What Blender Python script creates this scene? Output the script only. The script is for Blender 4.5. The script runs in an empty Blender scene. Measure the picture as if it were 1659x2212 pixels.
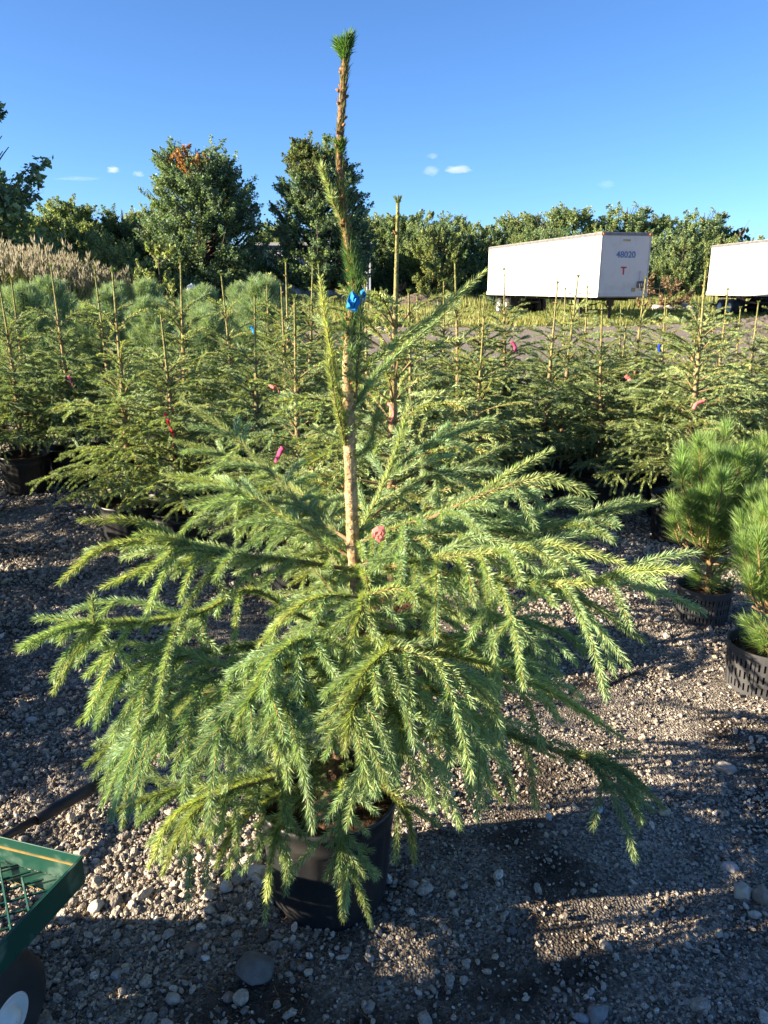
import bpy, math, random
import numpy as np
from mathutils import Vector, Matrix
R = math.radians
rng = np.random.default_rng(7)
random.seed(7)
sc = bpy.context.scene
COL = sc.collection
# ---------------------------------------------------------------- camera, sky, sun, exposure
PITCH = R(16.3); F = 1661.0; CH = 1.65           # F in units of a 1659 x 2212 frame
cam_d = bpy.data.cameras.new('camera'); cam = bpy.data.objects.new('camera', cam_d); COL.objects.link(cam)
cam.location = (0, 0, CH); cam.rotation_euler = (R(90) - PITCH, 0, 0)
cam_d.sensor_fit = 'VERTICAL'; cam_d.sensor_height = 24; cam_d.lens = 24 * F / 2212
cam_d.clip_start = 0.05; cam_d.clip_end = 20000
sc.camera = cam
SUN_EL = R(18); SUN_AZ = math.atan2(-0.980, -0.200)      # azimuth from +Y, clockwise (x, y)
S = Vector((math.sin(SUN_AZ) * math.cos(SUN_EL), math.cos(SUN_AZ) * math.cos(SUN_EL), math.sin(SUN_EL)))
w = bpy.data.worlds.new('World'); sc.world = w; w.use_nodes = True
nt = w.node_tree
sky = nt.nodes.new('ShaderNodeTexSky'); sky.sky_type = 'NISHITA'; sky.sun_disc = False
sky.sun_elevation = SUN_EL; sky.sun_rotation = SUN_AZ
sky.air_density = 0.72; sky.dust_density = 0.35; sky.ozone_density = 6.5
nt.links.new(sky.outputs[0], nt.nodes['Background'].inputs[0]); nt.nodes['Background'].inputs[1].default_value = 0.057
sd = bpy.data.lights.new('sun', 'SUN'); sd.energy = 5.0; sd.angle = R(0.55); sd.color = (1.0, 0.84, 0.62)
so = bpy.data.objects.new('sun', sd); COL.objects.link(so); so.rotation_euler = S.to_track_quat('Z', 'Y').to_euler()
sc.view_settings.view_transform = 'Standard'; sc.view_settings.look = 'None'
sc.view_settings.exposure = 2.25; sc.view_settings.gamma = 1
sc.cycles.max_bounces = 8; sc.cycles.transmission_bounces = 4; sc.cycles.transparent_max_bounces = 6

# ---------------------------------------------------------------- helpers
def V(*a): return np.array(a, float)
def P(x, y, Y):
    """photo point (1659 x 2212 frame) at forward distance Y -> world point"""
    v = (1106 - y) / F; zz = Y * math.tan(math.atan(v) - PITCH)
    return V((x - 830) / F * (Y * math.cos(PITCH) - zz * math.sin(PITCH)), Y, CH + zz)
def G(x, y, z=0.0):
    """photo point -> world point on the plane z"""
    u = (x - 830) / F; v = (1106 - y) / F
    d = V(u, math.cos(PITCH) + v * math.sin(PITCH), -math.sin(PITCH) + v * math.cos(PITCH))
    return V(0, 0, CH) + d * (z - CH) / d[2]
def unit(v): return v / (np.linalg.norm(v, axis=-1, keepdims=True) + 1e-12)
def curve(pts, n):
    """Catmull-Rom resample"""
    p = np.array(pts, float); k = len(p)
    if k == 2: t = np.linspace(0, 1, n)[:, None]; return p[0] * (1 - t) + p[1] * t
    q = np.vstack([2 * p[0] - p[1], p, 2 * p[-1] - p[-2]])
    u = np.linspace(0, k - 1 - 1e-9, n); i = u.astype(int); t = (u - i)[:, None]
    a, b, c, d = q[i], q[i + 1], q[i + 2], q[i + 3]
    return .5 * ((2 * b) + (-a + c) * t + (2 * a - 5 * b + 4 * c - d) * t ** 2 + (-a + 3 * b - 3 * c + d) * t ** 3)
def sub_path(p, s0, s1, n):
    t = np.linspace(s0, s1, n) * (len(p) - 1); i = np.minimum(t.astype(int), len(p) - 2); f = (t - i)[:, None]
    return p[i] * (1 - f) + p[i + 1] * f
def plen(p): return float(np.linalg.norm(np.diff(p, axis=0), axis=1).sum())
def lin(*c): return tuple(c) + (1.0,)

class MB:
    """mesh builder: quads/tris as numpy blocks, one colour per vertex, one material index per face"""
    def __init__(s): s.v = []; s.f = []; s.c = []; s.m = []; s.n = 0
    def add(s, v, f, c=(1, 1, 1), m=0):
        v = np.asarray(v, np.float32); f = np.asarray(f, np.int64)
        s.v.append(v); s.f.append((f + s.n)); s.m.append(np.full(len(f), m, np.int32))
        c = np.asarray(c, np.float32); s.c.append(np.broadcast_to(c, (len(v), 3)) if c.ndim == 1 else c); s.n += len(v)
    def build(s, name, mats, parent=None, smooth=False, loc=None):
        me = bpy.data.meshes.new(name)
        if s.n:
            v = np.concatenate(s.v); idx = []; tot = []
            for f in s.f: idx.append(f.ravel()); tot.append(np.full(len(f), f.shape[1], np.int32))
            idx = np.concatenate(idx).astype(np.int32); tot = np.concatenate(tot); st = np.concatenate([[0], np.cumsum(tot)[:-1]]).astype(np.int32)
            me.vertices.add(len(v)); me.vertices.foreach_set('co', v.ravel())
            me.loops.add(len(idx)); me.loops.foreach_set('vertex_index', idx)
            me.polygons.add(len(tot)); me.polygons.foreach_set('loop_start', st); me.polygons.foreach_set('loop_total', tot)
            me.polygons.foreach_set('material_index', np.concatenate(s.m))
            me.polygons.foreach_set('use_smooth', np.full(len(tot), bool(smooth)))
            me.update(calc_edges=True)
            a = me.color_attributes.new('Col', 'FLOAT_COLOR', 'POINT')
            c = np.concatenate(s.c); a.data.foreach_set('color', np.hstack([c, np.ones((len(c), 1), np.float32)]).ravel())
        for m in (mats if isinstance(mats, (list, tuple)) else [mats]): me.materials.append(m)
        o = bpy.data.objects.new(name, me); COL.objects.link(o)
        if parent: o.parent = parent
        if loc is not None: o.location = loc
        return o
    def box(s, lo, hi, c=(1, 1, 1), m=0, M=None, bev=0):
        lo = np.array(lo, float); hi = np.array(hi, float)
        if bev:
            o = np.array([[x, y, z] for x in (0, 1) for y in (0, 1) for z in (0, 1)])
            bm_v = []; 
            for p in o:
                base = np.where(p == 1, hi, lo); sg = np.where(p == 1, -1, 1)
                for ax in range(3):
                    q = base + sg * bev; q[ax] = base[ax]; bm_v.append(q)
            v = np.array(bm_v); idx = lambda x, y, z, ax: (x * 4 + y * 2 + z) * 3 + ax
            quads = []
            for ax in range(3):
                b, cc = [(1, 2), (0, 2), (0, 1)][ax]
                for sd_ in (0, 1):
                    q = []
                    for (i, j) in ((0, 0), (1, 0), (1, 1), (0, 1)):
                        t = [0, 0, 0]; t[ax] = sd_; t[b] = i; t[cc] = j; q.append(idx(*t, ax))
                    quads.append(q)
                for (i, j) in ((0, 0), (1, 0), (1, 1), (0, 1)):
                    t = [0, 0, 0]; t[b] = i; t[cc] = j; a0 = list(t); a0[ax] = 0; a1 = list(t); a1[ax] = 1
                    quads.append([idx(*a0, b), idx(*a0, cc), idx(*a1, cc), idx(*a1, b)])
            tris = [[idx(x, y, z, 0), idx(x, y, z, 1), idx(x, y, z, 2)] for x in (0, 1) for y in (0, 1) for z in (0, 1)]
            if M is not None: v = v @ M[:3, :3].T + M[:3, 3]
            s.add(v, quads, c, m); n0 = s.n - 24; s.f.append(np.array(tris) + n0); s.m.append(np.full(8, m, np.int32)); return
        v = np.array([[x, y, z] for x in (lo[0], hi[0]) for y in (lo[1], hi[1]) for z in (lo[2], hi[2])])
        if M is not None: v = v @ M[:3, :3].T + M[:3, 3]
        s.add(v, [[0, 1, 3, 2], [4, 6, 7, 5], [0, 4, 5, 1], [2, 3, 7, 6], [0, 2, 6, 4], [1, 5, 7, 3]], c, m)
    def tube(s, pts, r, n=6, c=(1, 1, 1), m=0, cap=True):
        p = np.array(pts, float); k = len(p); r = np.broadcast_to(np.asarray(r, float), (k,))
        t = unit(np.gradient(p, axis=0)); up = V(0, 0, 1) if abs(t[:, 2]).max() < .9 else V(1, .13, 0)
        a = unit(np.cross(t, up)); b = np.cross(t, a); th = np.linspace(0, 2 * math.pi, n, endpoint=False)
        v = (p[:, None] + (a[:, None] * np.cos(th)[None, :, None] + b[:, None] * np.sin(th)[None, :, None]) * r[:, None, None]).reshape(-1, 3)
        i = np.arange(k - 1)[:, None] * n; j = np.arange(n)[None]; j2 = (j + 1) % n
        f = np.stack([i + j, i + j2, i + n + j2, i + n + j], -1).reshape(-1, 4)
        cc = np.repeat(np.asarray(c, float), n, 0) if np.asarray(c).ndim == 2 else c
        s.add(v, f, cc, m)
        if cap and n > 4:
            b0 = s.n - k * n
            s.f.append(np.array([list(range(b0 + n - 1, b0 - 1, -1)), list(range(b0 + (k - 1) * n, b0 + k * n))])); s.m.append(np.full(2, m, np.int32))
    def lathe(s, prof, n=48, c=(1, 1, 1), m=0, ripple=None, M=None):
        p = np.array(prof, float); k = len(p); th = np.linspace(0, 2 * math.pi, n, endpoint=False)
        rr = p[:, 0][:, None] * np.ones(n)[None]
        if ripple is not None: rr = rr + ripple(p[:, 0][:, None], p[:, 1][:, None], th[None])
        v = np.stack([rr * np.cos(th), rr * np.sin(th), np.broadcast_to(p[:, 1][:, None], rr.shape)], -1).reshape(-1, 3)
        if M is not None: v = v @ M[:3, :3].T + M[:3, 3]
        i = np.arange(k - 1)[:, None] * n; j = np.arange(n)[None]; j2 = (j + 1) % n
        s.add(v, np.stack([i + j, i + j2, i + n + j2, i + n + j], -1).reshape(-1, 4), c, m)

def empty(name, loc, rz=0):
    o = bpy.data.objects.new(name, None); COL.objects.link(o); o.location = loc; o.rotation_euler = (0, 0, rz); o.empty_display_size = .1
    return o
def tag(o, label=None, cat=None, group=None, kind=None):
    if label: o['label'] = label
    if cat: o['category'] = cat
    if group: o['group'] = group
    if kind: o['kind'] = kind
    return o
def copy_tree(o, parent=None):
    c = o.copy(); COL.objects.link(c)
    if parent: c.parent = parent
    for ch in list(o.children): copy_tree(ch, c)
    return c

# ---------------------------------------------------------------- materials
def mat(name, base=(.5, .5, .5), rough=.8, spec=.3, vcol=False, noise=None, bump=None, metal=0, trans=0, coat=0, coords='Object'):
    m = bpy.data.materials.new(name); m.use_nodes = True; t = m.node_tree; b = t.nodes['Principled BSDF']; N = t.nodes; L = t.links
    b.inputs['Roughness'].default_value = rough; b.inputs['Specular IOR Level'].default_value = spec; b.inputs['Metallic'].default_value = metal
    b.inputs['Coat Weight'].default_value = coat
    b.inputs['Base Color'].default_value = lin(*base); src = None
    tc = N.new('ShaderNodeTexCoord')
    if noise:                                                   # (scale, colour2, low, high[, detail])
        n = N.new('ShaderNodeTexNoise'); n.inputs['Scale'].default_value = noise[0]; n.inputs['Detail'].default_value = noise[4] if len(noise) > 4 else 6
        L.new(tc.outputs[coords], n.inputs['Vector'])
        r = N.new('ShaderNodeMapRange'); r.inputs['From Min'].default_value = noise[2]; r.inputs['From Max'].default_value = noise[3]; L.new(n.outputs[0], r.inputs[0])
        x = N.new('ShaderNodeMix'); x.data_type = 'RGBA'; x.inputs['A'].default_value = lin(*base); x.inputs['B'].default_value = lin(*noise[1])
        L.new(r.outputs[0], x.inputs['Factor']); src = x.outputs['Result']
    if vcol:
        a = N.new('ShaderNodeVertexColor'); a.layer_name = 'Col'
        if src is None: src = a.outputs[0]
        else:
            x = N.new('ShaderNodeMix'); x.data_type = 'RGBA'; x.blend_type = 'MULTIPLY'; x.inputs['Factor'].default_value = 1
            L.new(src, x.inputs['A']); L.new(a.outputs[0], x.inputs['B']); src = x.outputs['Result']
    if src: L.new(src, b.inputs['Base Color'])
    if bump:                                                    # (scale, strength, distance)
        n = N.new('ShaderNodeTexNoise'); n.inputs['Scale'].default_value = bump[0]; n.inputs['Detail'].default_value = 8; L.new(tc.outputs[coords], n.inputs['Vector'])
        bp = N.new('ShaderNodeBump'); bp.inputs['Strength'].default_value = bump[1]; bp.inputs['Distance'].default_value = bump[2]
        L.new(n.outputs[0], bp.inputs['Height']); L.new(bp.outputs[0], b.inputs['Normal'])
    if trans:
        tr = N.new('ShaderNodeBsdfTranslucent'); mx = N.new('ShaderNodeMixShader'); mx.inputs[0].default_value = trans
        g = N.new('ShaderNodeMix'); g.data_type = 'RGBA'; g.blend_type = 'MULTIPLY'; g.inputs['Factor'].default_value = 1; g.inputs['B'].default_value = (1.6, 1.65, .75, 1)
        if src: L.new(src, g.inputs['A'])
        else: g.inputs['A'].default_value = lin(*base)
        L.new(g.outputs['Result'], tr.inputs[0]); L.new(b.outputs[0], mx.inputs[1]); L.new(tr.outputs[0], mx.inputs[2]); L.new(mx.outputs[0], N['Material Output'].inputs[0])
    return m
M = {}
M['needle'] = mat('needle', rough=.55, spec=.25, vcol=True, trans=.28)
M['leaf'] = mat('leaf', rough=.6, spec=.25, vcol=True, trans=.3)
M['twig'] = mat('twig', rough=.8, vcol=True, bump=(180, .5, .002))
M['bark'] = mat('bark', (.8, .8, .8), .85, .2, vcol=True, noise=(60, (.45, .4, .36), .42, .62), bump=(95, 1.0, .006))
M['far_bark'] = mat('far_bark', (.11, .085, .065), .95, .1, noise=(3, (.05, .045, .04), .4, .6), bump=(9, .8, .05))
M['pot'] = mat('pot', (.013, .014, .016), .48, .45, noise=(7, (.035, .032, .028), .50, .85), bump=(40, .25, .003))
M['slotted_pot'] = mat('slotted_pot', (.05, .051, .054), .5, .4, noise=(9, (.085, .08, .072), .5, .78), bump=(60, .25, .002))
M['soil'] = mat('soil', (.035, .021, .014), .95, .1, noise=(40, (.10, .055, .03), .45, .65), bump=(70, 1, .02))

# ---------------------------------------------------------------- needles and shoots
def needles(mb, path, dens, ln, wd, tilt=.85, tint=(.07, .13, .05), up_bias=.35, s0=0., s1=1., jitter=.18, grow=True, var=.25):
    """needles standing all round a shoot, fewer below"""
    L_ = plen(path) * (s1 - s0); n = max(3, int(L_ * dens)); r = rng
    s = s0 + (s1 - s0) * (np.arange(n) + r.random(n)) / n
    x = s * (len(path) - 1); i = np.minimum(x.astype(int), len(path) - 2); f = (x - i)[:, None]
    p = path[i] * (1 - f) + path[i + 1] * f; t = unit(path[i + 1] - path[i])
    a = unit(np.cross(t, V(0.02, 0.03, 1.0))); b = np.cross(a, t)
    b = np.where(b[:, 2:3] < 0, -b, b)
    ph = np.arange(n) * 2.39996 + r.random(n) * .8
    sn = np.sin(ph); sn = np.where(sn < 0, sn * (1 - up_bias), sn)
    rad = unit(a * np.cos(ph)[:, None] + b * sn[:, None])
    ti = tilt + r.normal(0, .13, n); ti = ti * (1 - .45 * np.clip((s - .93) / .07, 0, 1))
    d = unit(t * np.cos(ti)[:, None] + rad * np.sin(ti)[:, None] + r.normal(0, jitter * .5, (n, 3)))
    l = ln * (1 + r.normal(0, .12, n)) * (np.where(s > .9, 1 - 1.6 * (s - .9), 1) if grow else 1)
    wv = unit(np.cross(d, r.normal(0, 1, (n, 3)))) * wd * .5
    tip = p + d * l[:, None]; midp = p + d * (l * .45)[:, None] + V(0, 0, .0006)
    v = np.stack([p - wv * .35, midp - wv, tip, midp + wv], 1).reshape(-1, 3)
    fidx = np.arange(n)[:, None] * 4 + np.arange(4)[None]
    c = np.asarray(tint)[None] * (1 + r.normal(0, var, (n, 1))) * (1 + r.normal(0, .06, (n, 3))); c = np.clip(c, .004, 1)
    c = np.repeat(c, 4, 0); c[0::4] *= V(1.25, 1.1, .8)
    mb.add(v, fidx, c, 0)
TW = (.30, .20, .07)
def side_dir(t, sgn, ang, lift=0.0):
    h = unit(np.cross(t, V(0, 0, 1.)))
    if np.linalg.norm(np.cross(t, V(0, 0, 1.))) < .15: h = V(math.cos(ang * 7 + sgn), math.sin(ang * 7 + sgn), 0)
    return unit(t * math.cos(ang) + h * sgn * math.sin(ang) + V(0, 0, lift))
def droop_path(p0, d, L_, droop, n=6):
    pts = [p0]; dd = d.copy(); st = L_ / (n - 1)
    for k in range(n - 1):
        dd = unit(dd + V(0, 0, -droop * st * 6)); pts.append(pts[-1] + dd * st)
    return np.array(pts)
def shoot(nb, wb, path, cfg, tint, r0=.0015, s0=0.):
    needles(nb, path, cfg['dens'], cfg['nl'], cfg['nw'], tilt=cfg.get('tilt', .85), tint=tint, s0=s0)
    if cfg.get('stems', True): wb.tube(path[::2] if len(path) > 4 else path, np.linspace(r0, r0 * .55, len(path[::2]) if len(path) > 4 else len(path)), cfg.get('sides', 4), c=V(*TW) * random.uniform(.8, 1.25), cap=False)
def branch(nb, wb, axis, cfg, maxside, bare=.12, terminal=.2, droop=.9, tintf=None, r0=.007, spacing=.035, tert=True):
    """a spruce branch: woody axis, paired side shoots, a bare-sided last-year tip"""
    Lb = plen(axis); n = max(14, int(Lb / .03)); ax = curve(axis, n) if len(axis) < 12 else axis
    tv = tintf()
    wb.tube(ax, np.linspace(r0, .0018, len(ax)), cfg.get('bsides', 6), c=np.linspace(.9, 1.3, len(ax))[:, None] * V(.17, .12, .06)[None], cap=False)
    needles(nb, ax, cfg['dens'] * .95, cfg['nl'], cfg['nw'], tilt=.75, tint=tv * V(1.1, 1.0, .8), s0=max(bare * .6, cfg.get('ax0', .25)), s1=1)
    if 'ax0' in cfg: needles(nb, ax, cfg['dens'] * .8, cfg['nl'] * 1.1, cfg['nw'], tilt=.6, tint=tv * V(1.2, 1.05, .8), s0=cfg['ax0'], s1=.9, up_bias=0)
    term = min(terminal / Lb, .5); s = bare; k = 0
    while s < 1.0:
        i = min(int(s * (len(ax) - 1)), len(ax) - 2); t = unit(ax[i + 1] - ax[i]); p = ax[i]
        rem = (1 - s) * Lb
        if s > 1 - term:
            if s > 1 - term * .25: break
            if random.random() < .75: s += spacing / Lb; continue
            ls = random.uniform(.03, .07)
        else:
            ls = min(maxside * (.6 + .6 * min(1, (s - bare) / .3)), .07 + rem * .6) * random.uniform(.55, 1.25)
            if random.random() < .12: ls *= .4
        for sg in (-1, 1):
            if random.random() < .12: continue
            ang = random.uniform(.75, 1.05); d = side_dir(t, sg, ang, random.uniform(-.28, .18))
            if random.random() < .2: d = unit(d + V(0, 0, random.choice([-.7, .5])))
            pth = droop_path(p, d, ls, droop * random.uniform(.5, 1.5), 7)
            ti = tintf() * .5 + tv * .5
            shoot(nb, wb, pth, cfg, ti)
            if tert and ls > cfg.get('tmin', .11):
                tsp = cfg.get('tsp', .045); m = int(ls / tsp)
                for q in range(1, m - 1):
                    j = min(int(q / m * 6), 5); tt = unit(pth[j + 1] - pth[j]); l2 = (ls - q * tsp) * random.uniform(.45, .7)
                    if l2 < .035: continue
                    for s2 in (-1, 1):
                        if random.random() < .25: continue
                        d2 = side_dir(tt, s2, random.uniform(.65, .95), random.uniform(-.3, .15))
                        shoot(nb, wb, droop_path(pth[j], d2, l2, droop * 1.2, 4), cfg, ti, .0015)
        s += spacing * random.uniform(.7, 1.3) / Lb; k += 1
    # terminal cluster: two or three shoots spreading at the year node
    if term < .5:
        i = int((1 - term) * (len(ax) - 1)); i = min(i, len(ax) - 2); t = unit(ax[i + 1] - ax[i])
        for sg in (-1, 1, random.choice([-1, 1])):
            d = side_dir(t, sg, random.uniform(.5, .85), random.uniform(-.1, .25))
            shoot(nb, wb, droop_path(ax[i], d, terminal * random.uniform(.5, .8), droop * .8, 8), cfg, tv)

def g_tint():
    k = random.random(); a = V(.165, .27, .165); b = V(.275, .365, .17)
    return (a * (1 - k) + b * k) * random.uniform(.8, 1.25)
def g_tint_dark():
    k = random.random(); a = V(.045, .095, .045); b = V(.085, .125, .035)
    return (a * (1 - k) + b * k) * random.uniform(.75, 1.25)

# ---------------------------------------------------------------- pots
def pot_mesh(r_top, r_bot, h, mats, parent=None, name='pot'):
    mb = MB(); rp = lambda r, z, th: np.where((z > .03) & (z < h * .78), np.cos(th * 22) * .0018, 0)
    a = lambda z: r_bot + (r_top - r_bot) * z / h
    prof = [(0.001, .004), (a(0) - .012, .004), (a(0), .0), (a(.02), .02), (a(.04) + .001, .04), (a(h * .4), h * .4), (a(h * .76), h * .76), (a(h * .8) + .004, h * .79), (a(h * .8) + .004, h * .82), (a(h * .86) + .001, h * .84), (a(h * .93) + .001, h * .93), (a(h) + .009, h * .95), (a(h) + .010, h), (a(h) + .002, h + .001), (a(h) - .003, h - .01), (a(h * .8) - .006, h * .8)]
    mb.lathe(prof, 88, ripple=rp); o = mb.build(name, mats, parent, smooth=True)
    sb = MB(); n = 26; rr = np.linspace(0.002, a(h * .84) - .004, 9)
    prof = [(r, h * .86 + .012 * math.cos(r / r_top * 1.4)) for r in rr]
    sb.lathe(prof, n, ripple=lambda r, z, th: 0 * th); s = sb.build('soil', M['soil'], o, smooth=True)
    vs = np.array([v.co for v in s.data.vertices]); vs[:, 2] += rng.normal(0, .004, len(vs)); s.data.vertices.foreach_set('co', vs.astype(np.float32).ravel())
    return o

# ---------------------------------------------------------------- the ground
def hz(x, y):
    x = np.asarray(x, float); y = np.asarray(y, float)
    near = np.clip((14 - y) / 6, 0, 1)
    return near * (.010 * np.sin(x * 2.3 + y * 1.1) + .009 * np.sin(y * 3.7 - x * 1.9 + 1) + .006 * np.sin(x * 7.1 + 2 + y * 5.3) + .005 * np.sin(y * 9.1 - x * 6.2))
def patch(x, y):
    """0 = bare dark soil, 1 = stony"""
    n = np.sin(x * 1.7 + 1.3 * np.sin(y * 1.1 + .4)) * np.sin(y * 2.1 + 1.2 * np.sin(x * 1.9 + 2)) + .6 * np.sin(x * 5.3 + y * 3.1 + 1.7) * np.sin(y * 4.7 - x * 2.2) + .35 * np.sin(x * 13 + 3 * np.sin(y * 7)) * np.sin(y * 11 + x * 3)
    return n
def ground_mat():
    m = bpy.data.materials.new('gravel_ground'); m.use_nodes = True; t = m.node_tree; N = t.nodes; L = t.links; b = N['Principled BSDF']
    g = N.new('ShaderNodeNewGeometry'); b.inputs['Roughness'].default_value = .9; b.inputs['Specular IOR Level'].default_value = .2
    def noise(sc_, det=6, rgh=.6):
        n = N.new('ShaderNodeTexNoise'); n.inputs['Scale'].default_value = sc_; n.inputs['Detail'].default_value = det; n.inputs['Roughness'].default_value = rgh; L.new(g.outputs['Position'], n.inputs['Vector']); return n.outputs[0]
    def ramp(src, *st):
        r = N.new('ShaderNodeValToRGB'); e = r.color_ramp.elements
        while len(e) < len(st): e.new(.5)
        for k, (p_, c_) in enumerate(st): e[k].position = p_; e[k].color = lin(*c_)
        L.new(src, r.inputs[0]); return r.outputs[0]
    def mix(f, a, b_, mode='MIX'):
        x = N.new('ShaderNodeMix'); x.data_type = 'RGBA'; x.blend_type = mode
        if isinstance(f, float): x.inputs['Factor'].default_value = f
        else: L.new(f, x.inputs['Factor'])
        L.new(a, x.inputs['A']); L.new(b_, x.inputs['B']); return x.outputs['Result']
    vo = N.new('ShaderNodeTexVoronoi'); vo.inputs['Scale'].default_value = 130; L.new(g.outputs['Position'], vo.inputs['Vector'])
    v2 = N.new('ShaderNodeTexVoronoi'); v2.inputs['Scale'].default_value = 21; L.new(g.outputs['Position'], v2.inputs['Vector'])
    soil = ramp(noise(30, 8), (.3, (.03, .025, .02)), (.6, (.075, .06, .048)), (.8, (.15, .12, .095)))
    sep = N.new('ShaderNodeSeparateColor'); L.new(vo.outputs['Color'], sep.inputs[0])
    stones = ramp(sep.outputs[0], (.0, (.09, .078, .066)), (.5, (.24, .21, .175)), (.9, (.44, .39, .33)))
    sm = N.new('ShaderNodeMapRange'); sm.inputs[1].default_value = .42; sm.inputs[2].default_value = .55; L.new(noise(1.6, 6), sm.inputs[0])
    near = mix(sm.outputs[0], soil, stones)
    far = mix(.55, stones, ramp(noise(.35, 10, .7), (.3, (.12, .10, .085)), (.5, (.20, .17, .145)), (.7, (.27, .235, .20))))
    sx = N.new('ShaderNodeSeparateXYZ'); L.new(g.outputs['Position'], sx.inputs[0])
    yr = N.new('ShaderNodeMapRange'); yr.inputs[1].default_value = 5; yr.inputs[2].default_value = 12; L.new(sx.outputs[1], yr.inputs[0])
    L.new(mix(yr.outputs[0], near, far), b.inputs['Base Color'])
    bp = N.new('ShaderNodeBump'); bp.inputs['Distance'].default_value = .02; bp.inputs['Strength'].default_value = .9
    ad = N.new('ShaderNodeMath'); ad.operation = 'ADD'; L.new(vo.outputs[0], ad.inputs[0]); L.new(noise(12, 10, .7), ad.inputs[1]); L.new(ad.outputs[0], bp.inputs['Height']); L.new(bp.outputs[0], b.inputs['Normal'])
    return m
def ground():
    xs = np.concatenate([[-3000, -900, -300, -100, -40, -20, -12, -8], np.arange(-6, 6.01, .06), [8, 12, 20, 40, 100, 300, 900, 3000]])
    ys = np.concatenate([[-300, -60, -20, -8, -4, -2], np.arange(-1, 9, .06), np.arange(9, 14, .25), [15, 18, 25, 40, 70, 120, 200, 500, 1200, 4000]])
    X, Y = np.meshgrid(xs, ys); Z = hz(X, Y) + np.where((abs(X) < 6) & (Y < 10) & (Y > -1), rng.normal(0, .0035, X.shape), 0) * (np.abs(X) < 5.9)
    nx, ny = len(xs), len(ys); i = np.arange(ny - 1)[:, None] * nx; j = np.arange(nx - 1)[None]
    mb = MB(); mb.add(np.stack([X, Y, Z], -1).reshape(-1, 3), np.stack([i + j, i + j + 1, i + nx + j + 1, i + nx + j], -1).reshape(-1, 4))
    o = mb.build('ground', ground_mat(), smooth=True); tag(o, 'dark gravel and packed soil of the nursery yard', kind='structure')
ground()
def field():
    m = mat('field_soil', (.16, .15, .06), .95, .1, noise=(.35, (.09, .11, .035), .4, .62), bump=(6, .8, .1), coords='Object')
    mb = MB(); xs = np.linspace(-90, 120, 240); e0 = 33.5 + 1.0 * np.sin(xs * .23) + .5 * np.sin(xs * .9 + 1) + np.where(xs > 9, np.clip((xs - 9) * .75, 0, 9), 0)
    rows = [e0, e0 + 3, e0 + 12, e0 * 0 + 70, e0 * 0 + 200]; v = np.concatenate([np.stack([xs, r, np.full_like(xs, .004)], -1) for r in rows]); n = len(xs)
    i = np.arange(4)[:, None] * n; j = np.arange(n - 1)[None]
    mb.add(v, np.stack([i + j, i + j + 1, i + n + j + 1, i + n + j], -1).reshape(-1, 4)); o = mb.build('field', m); tag(o, 'open weedy field behind the haul road', kind='structure')
    return xs, e0
fx, fe = field()

# stones: gravel stuff with instanced crushed-stone shapes
def stone_shapes():
    import bmesh
    coll = bpy.data.collections.new('stone_shapes'); m = bpy.data.materials.new('stone'); m.use_nodes = True; t = m.node_tree; N = t.nodes; L = t.links; b = N['Principled BSDF']
    oi = N.new('ShaderNodeObjectInfo'); r = N.new('ShaderNodeValToRGB'); e = r.color_ramp.elements
    st = [(0, (.09, .08, .07)), (.22, (.20, .178, .155)), (.45, (.34, .30, .255)), (.6, (.42, .36, .29)), (.8, (.50, .45, .385)), (.93, (.52, .42, .30)), (1, (.72, .68, .62))]
    while len(e) < len(st): e.new(.5)
    for k, (p_, c_) in enumerate(st): e[k].position = p_; e[k].color = lin(*c_)
    L.new(oi.outputs['Random'], r.inputs[0])
    tc = N.new('ShaderNodeTexCoord'); n = N.new('ShaderNodeTexNoise'); n.inputs['Scale'].default_value = 2.2; n.inputs['Detail'].default_value = 5; L.new(tc.outputs['Object'], n.inputs[0])
    mr = N.new('ShaderNodeMapRange'); mr.inputs[1].default_value = .3; mr.inputs[2].default_value = .7; mr.inputs[3].default_value = .7; mr.inputs[4].default_value = 1.25; L.new(n.outputs[0], mr.inputs[0])
    x = N.new('ShaderNodeMix'); x.data_type = 'RGBA'; x.blend_type = 'MULTIPLY'; x.inputs['Factor'].default_value = 1; L.new(r.outputs[0], x.inputs['A']); L.new(mr.outputs[0], x.inputs['B'])
    L.new(x.outputs['Result'], b.inputs['Base Color']); b.inputs['Roughness'].default_value = .85; b.inputs['Specular IOR Level'].default_value = .3
    bp = N.new('ShaderNodeBump'); bp.inputs['Strength'].default_value = .5; bp.inputs['Distance'].default_value = .15; L.new(n.outputs[0], bp.inputs['Height']); L.new(bp.outputs[0], b.inputs['Normal'])
    for k in range(10):
        bm = bmesh.new(); bmesh.ops.create_icosphere(bm, subdivisions=2, radius=1)
        sc_ = np.array([1, random.uniform(.65, .95), random.uniform(.5, .8)]); pl = [(unit(rng.normal(0, 1, 3)), random.uniform(.55, .85)) for _ in range(9)]
        for v in bm.verts:
            p = np.array(v.co)
            for nn, d in pl:
                h = float(p @ nn)
                if h > d: p = p - nn * (h - d)
            v.co = p * sc_ * (1 + rng.normal(0, .02))
        me = bpy.data.meshes.new('stone_shape'); bm.to_mesh(me); bm.free(); me.materials.append(m)
        if k % 2: me.polygons.foreach_set('use_smooth', np.ones(len(me.polygons), bool))
        o = bpy.data.objects.new('stone_shape', me); coll.objects.link(o)
    return coll, m
stone_coll, M['stone'] = stone_shapes()
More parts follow.
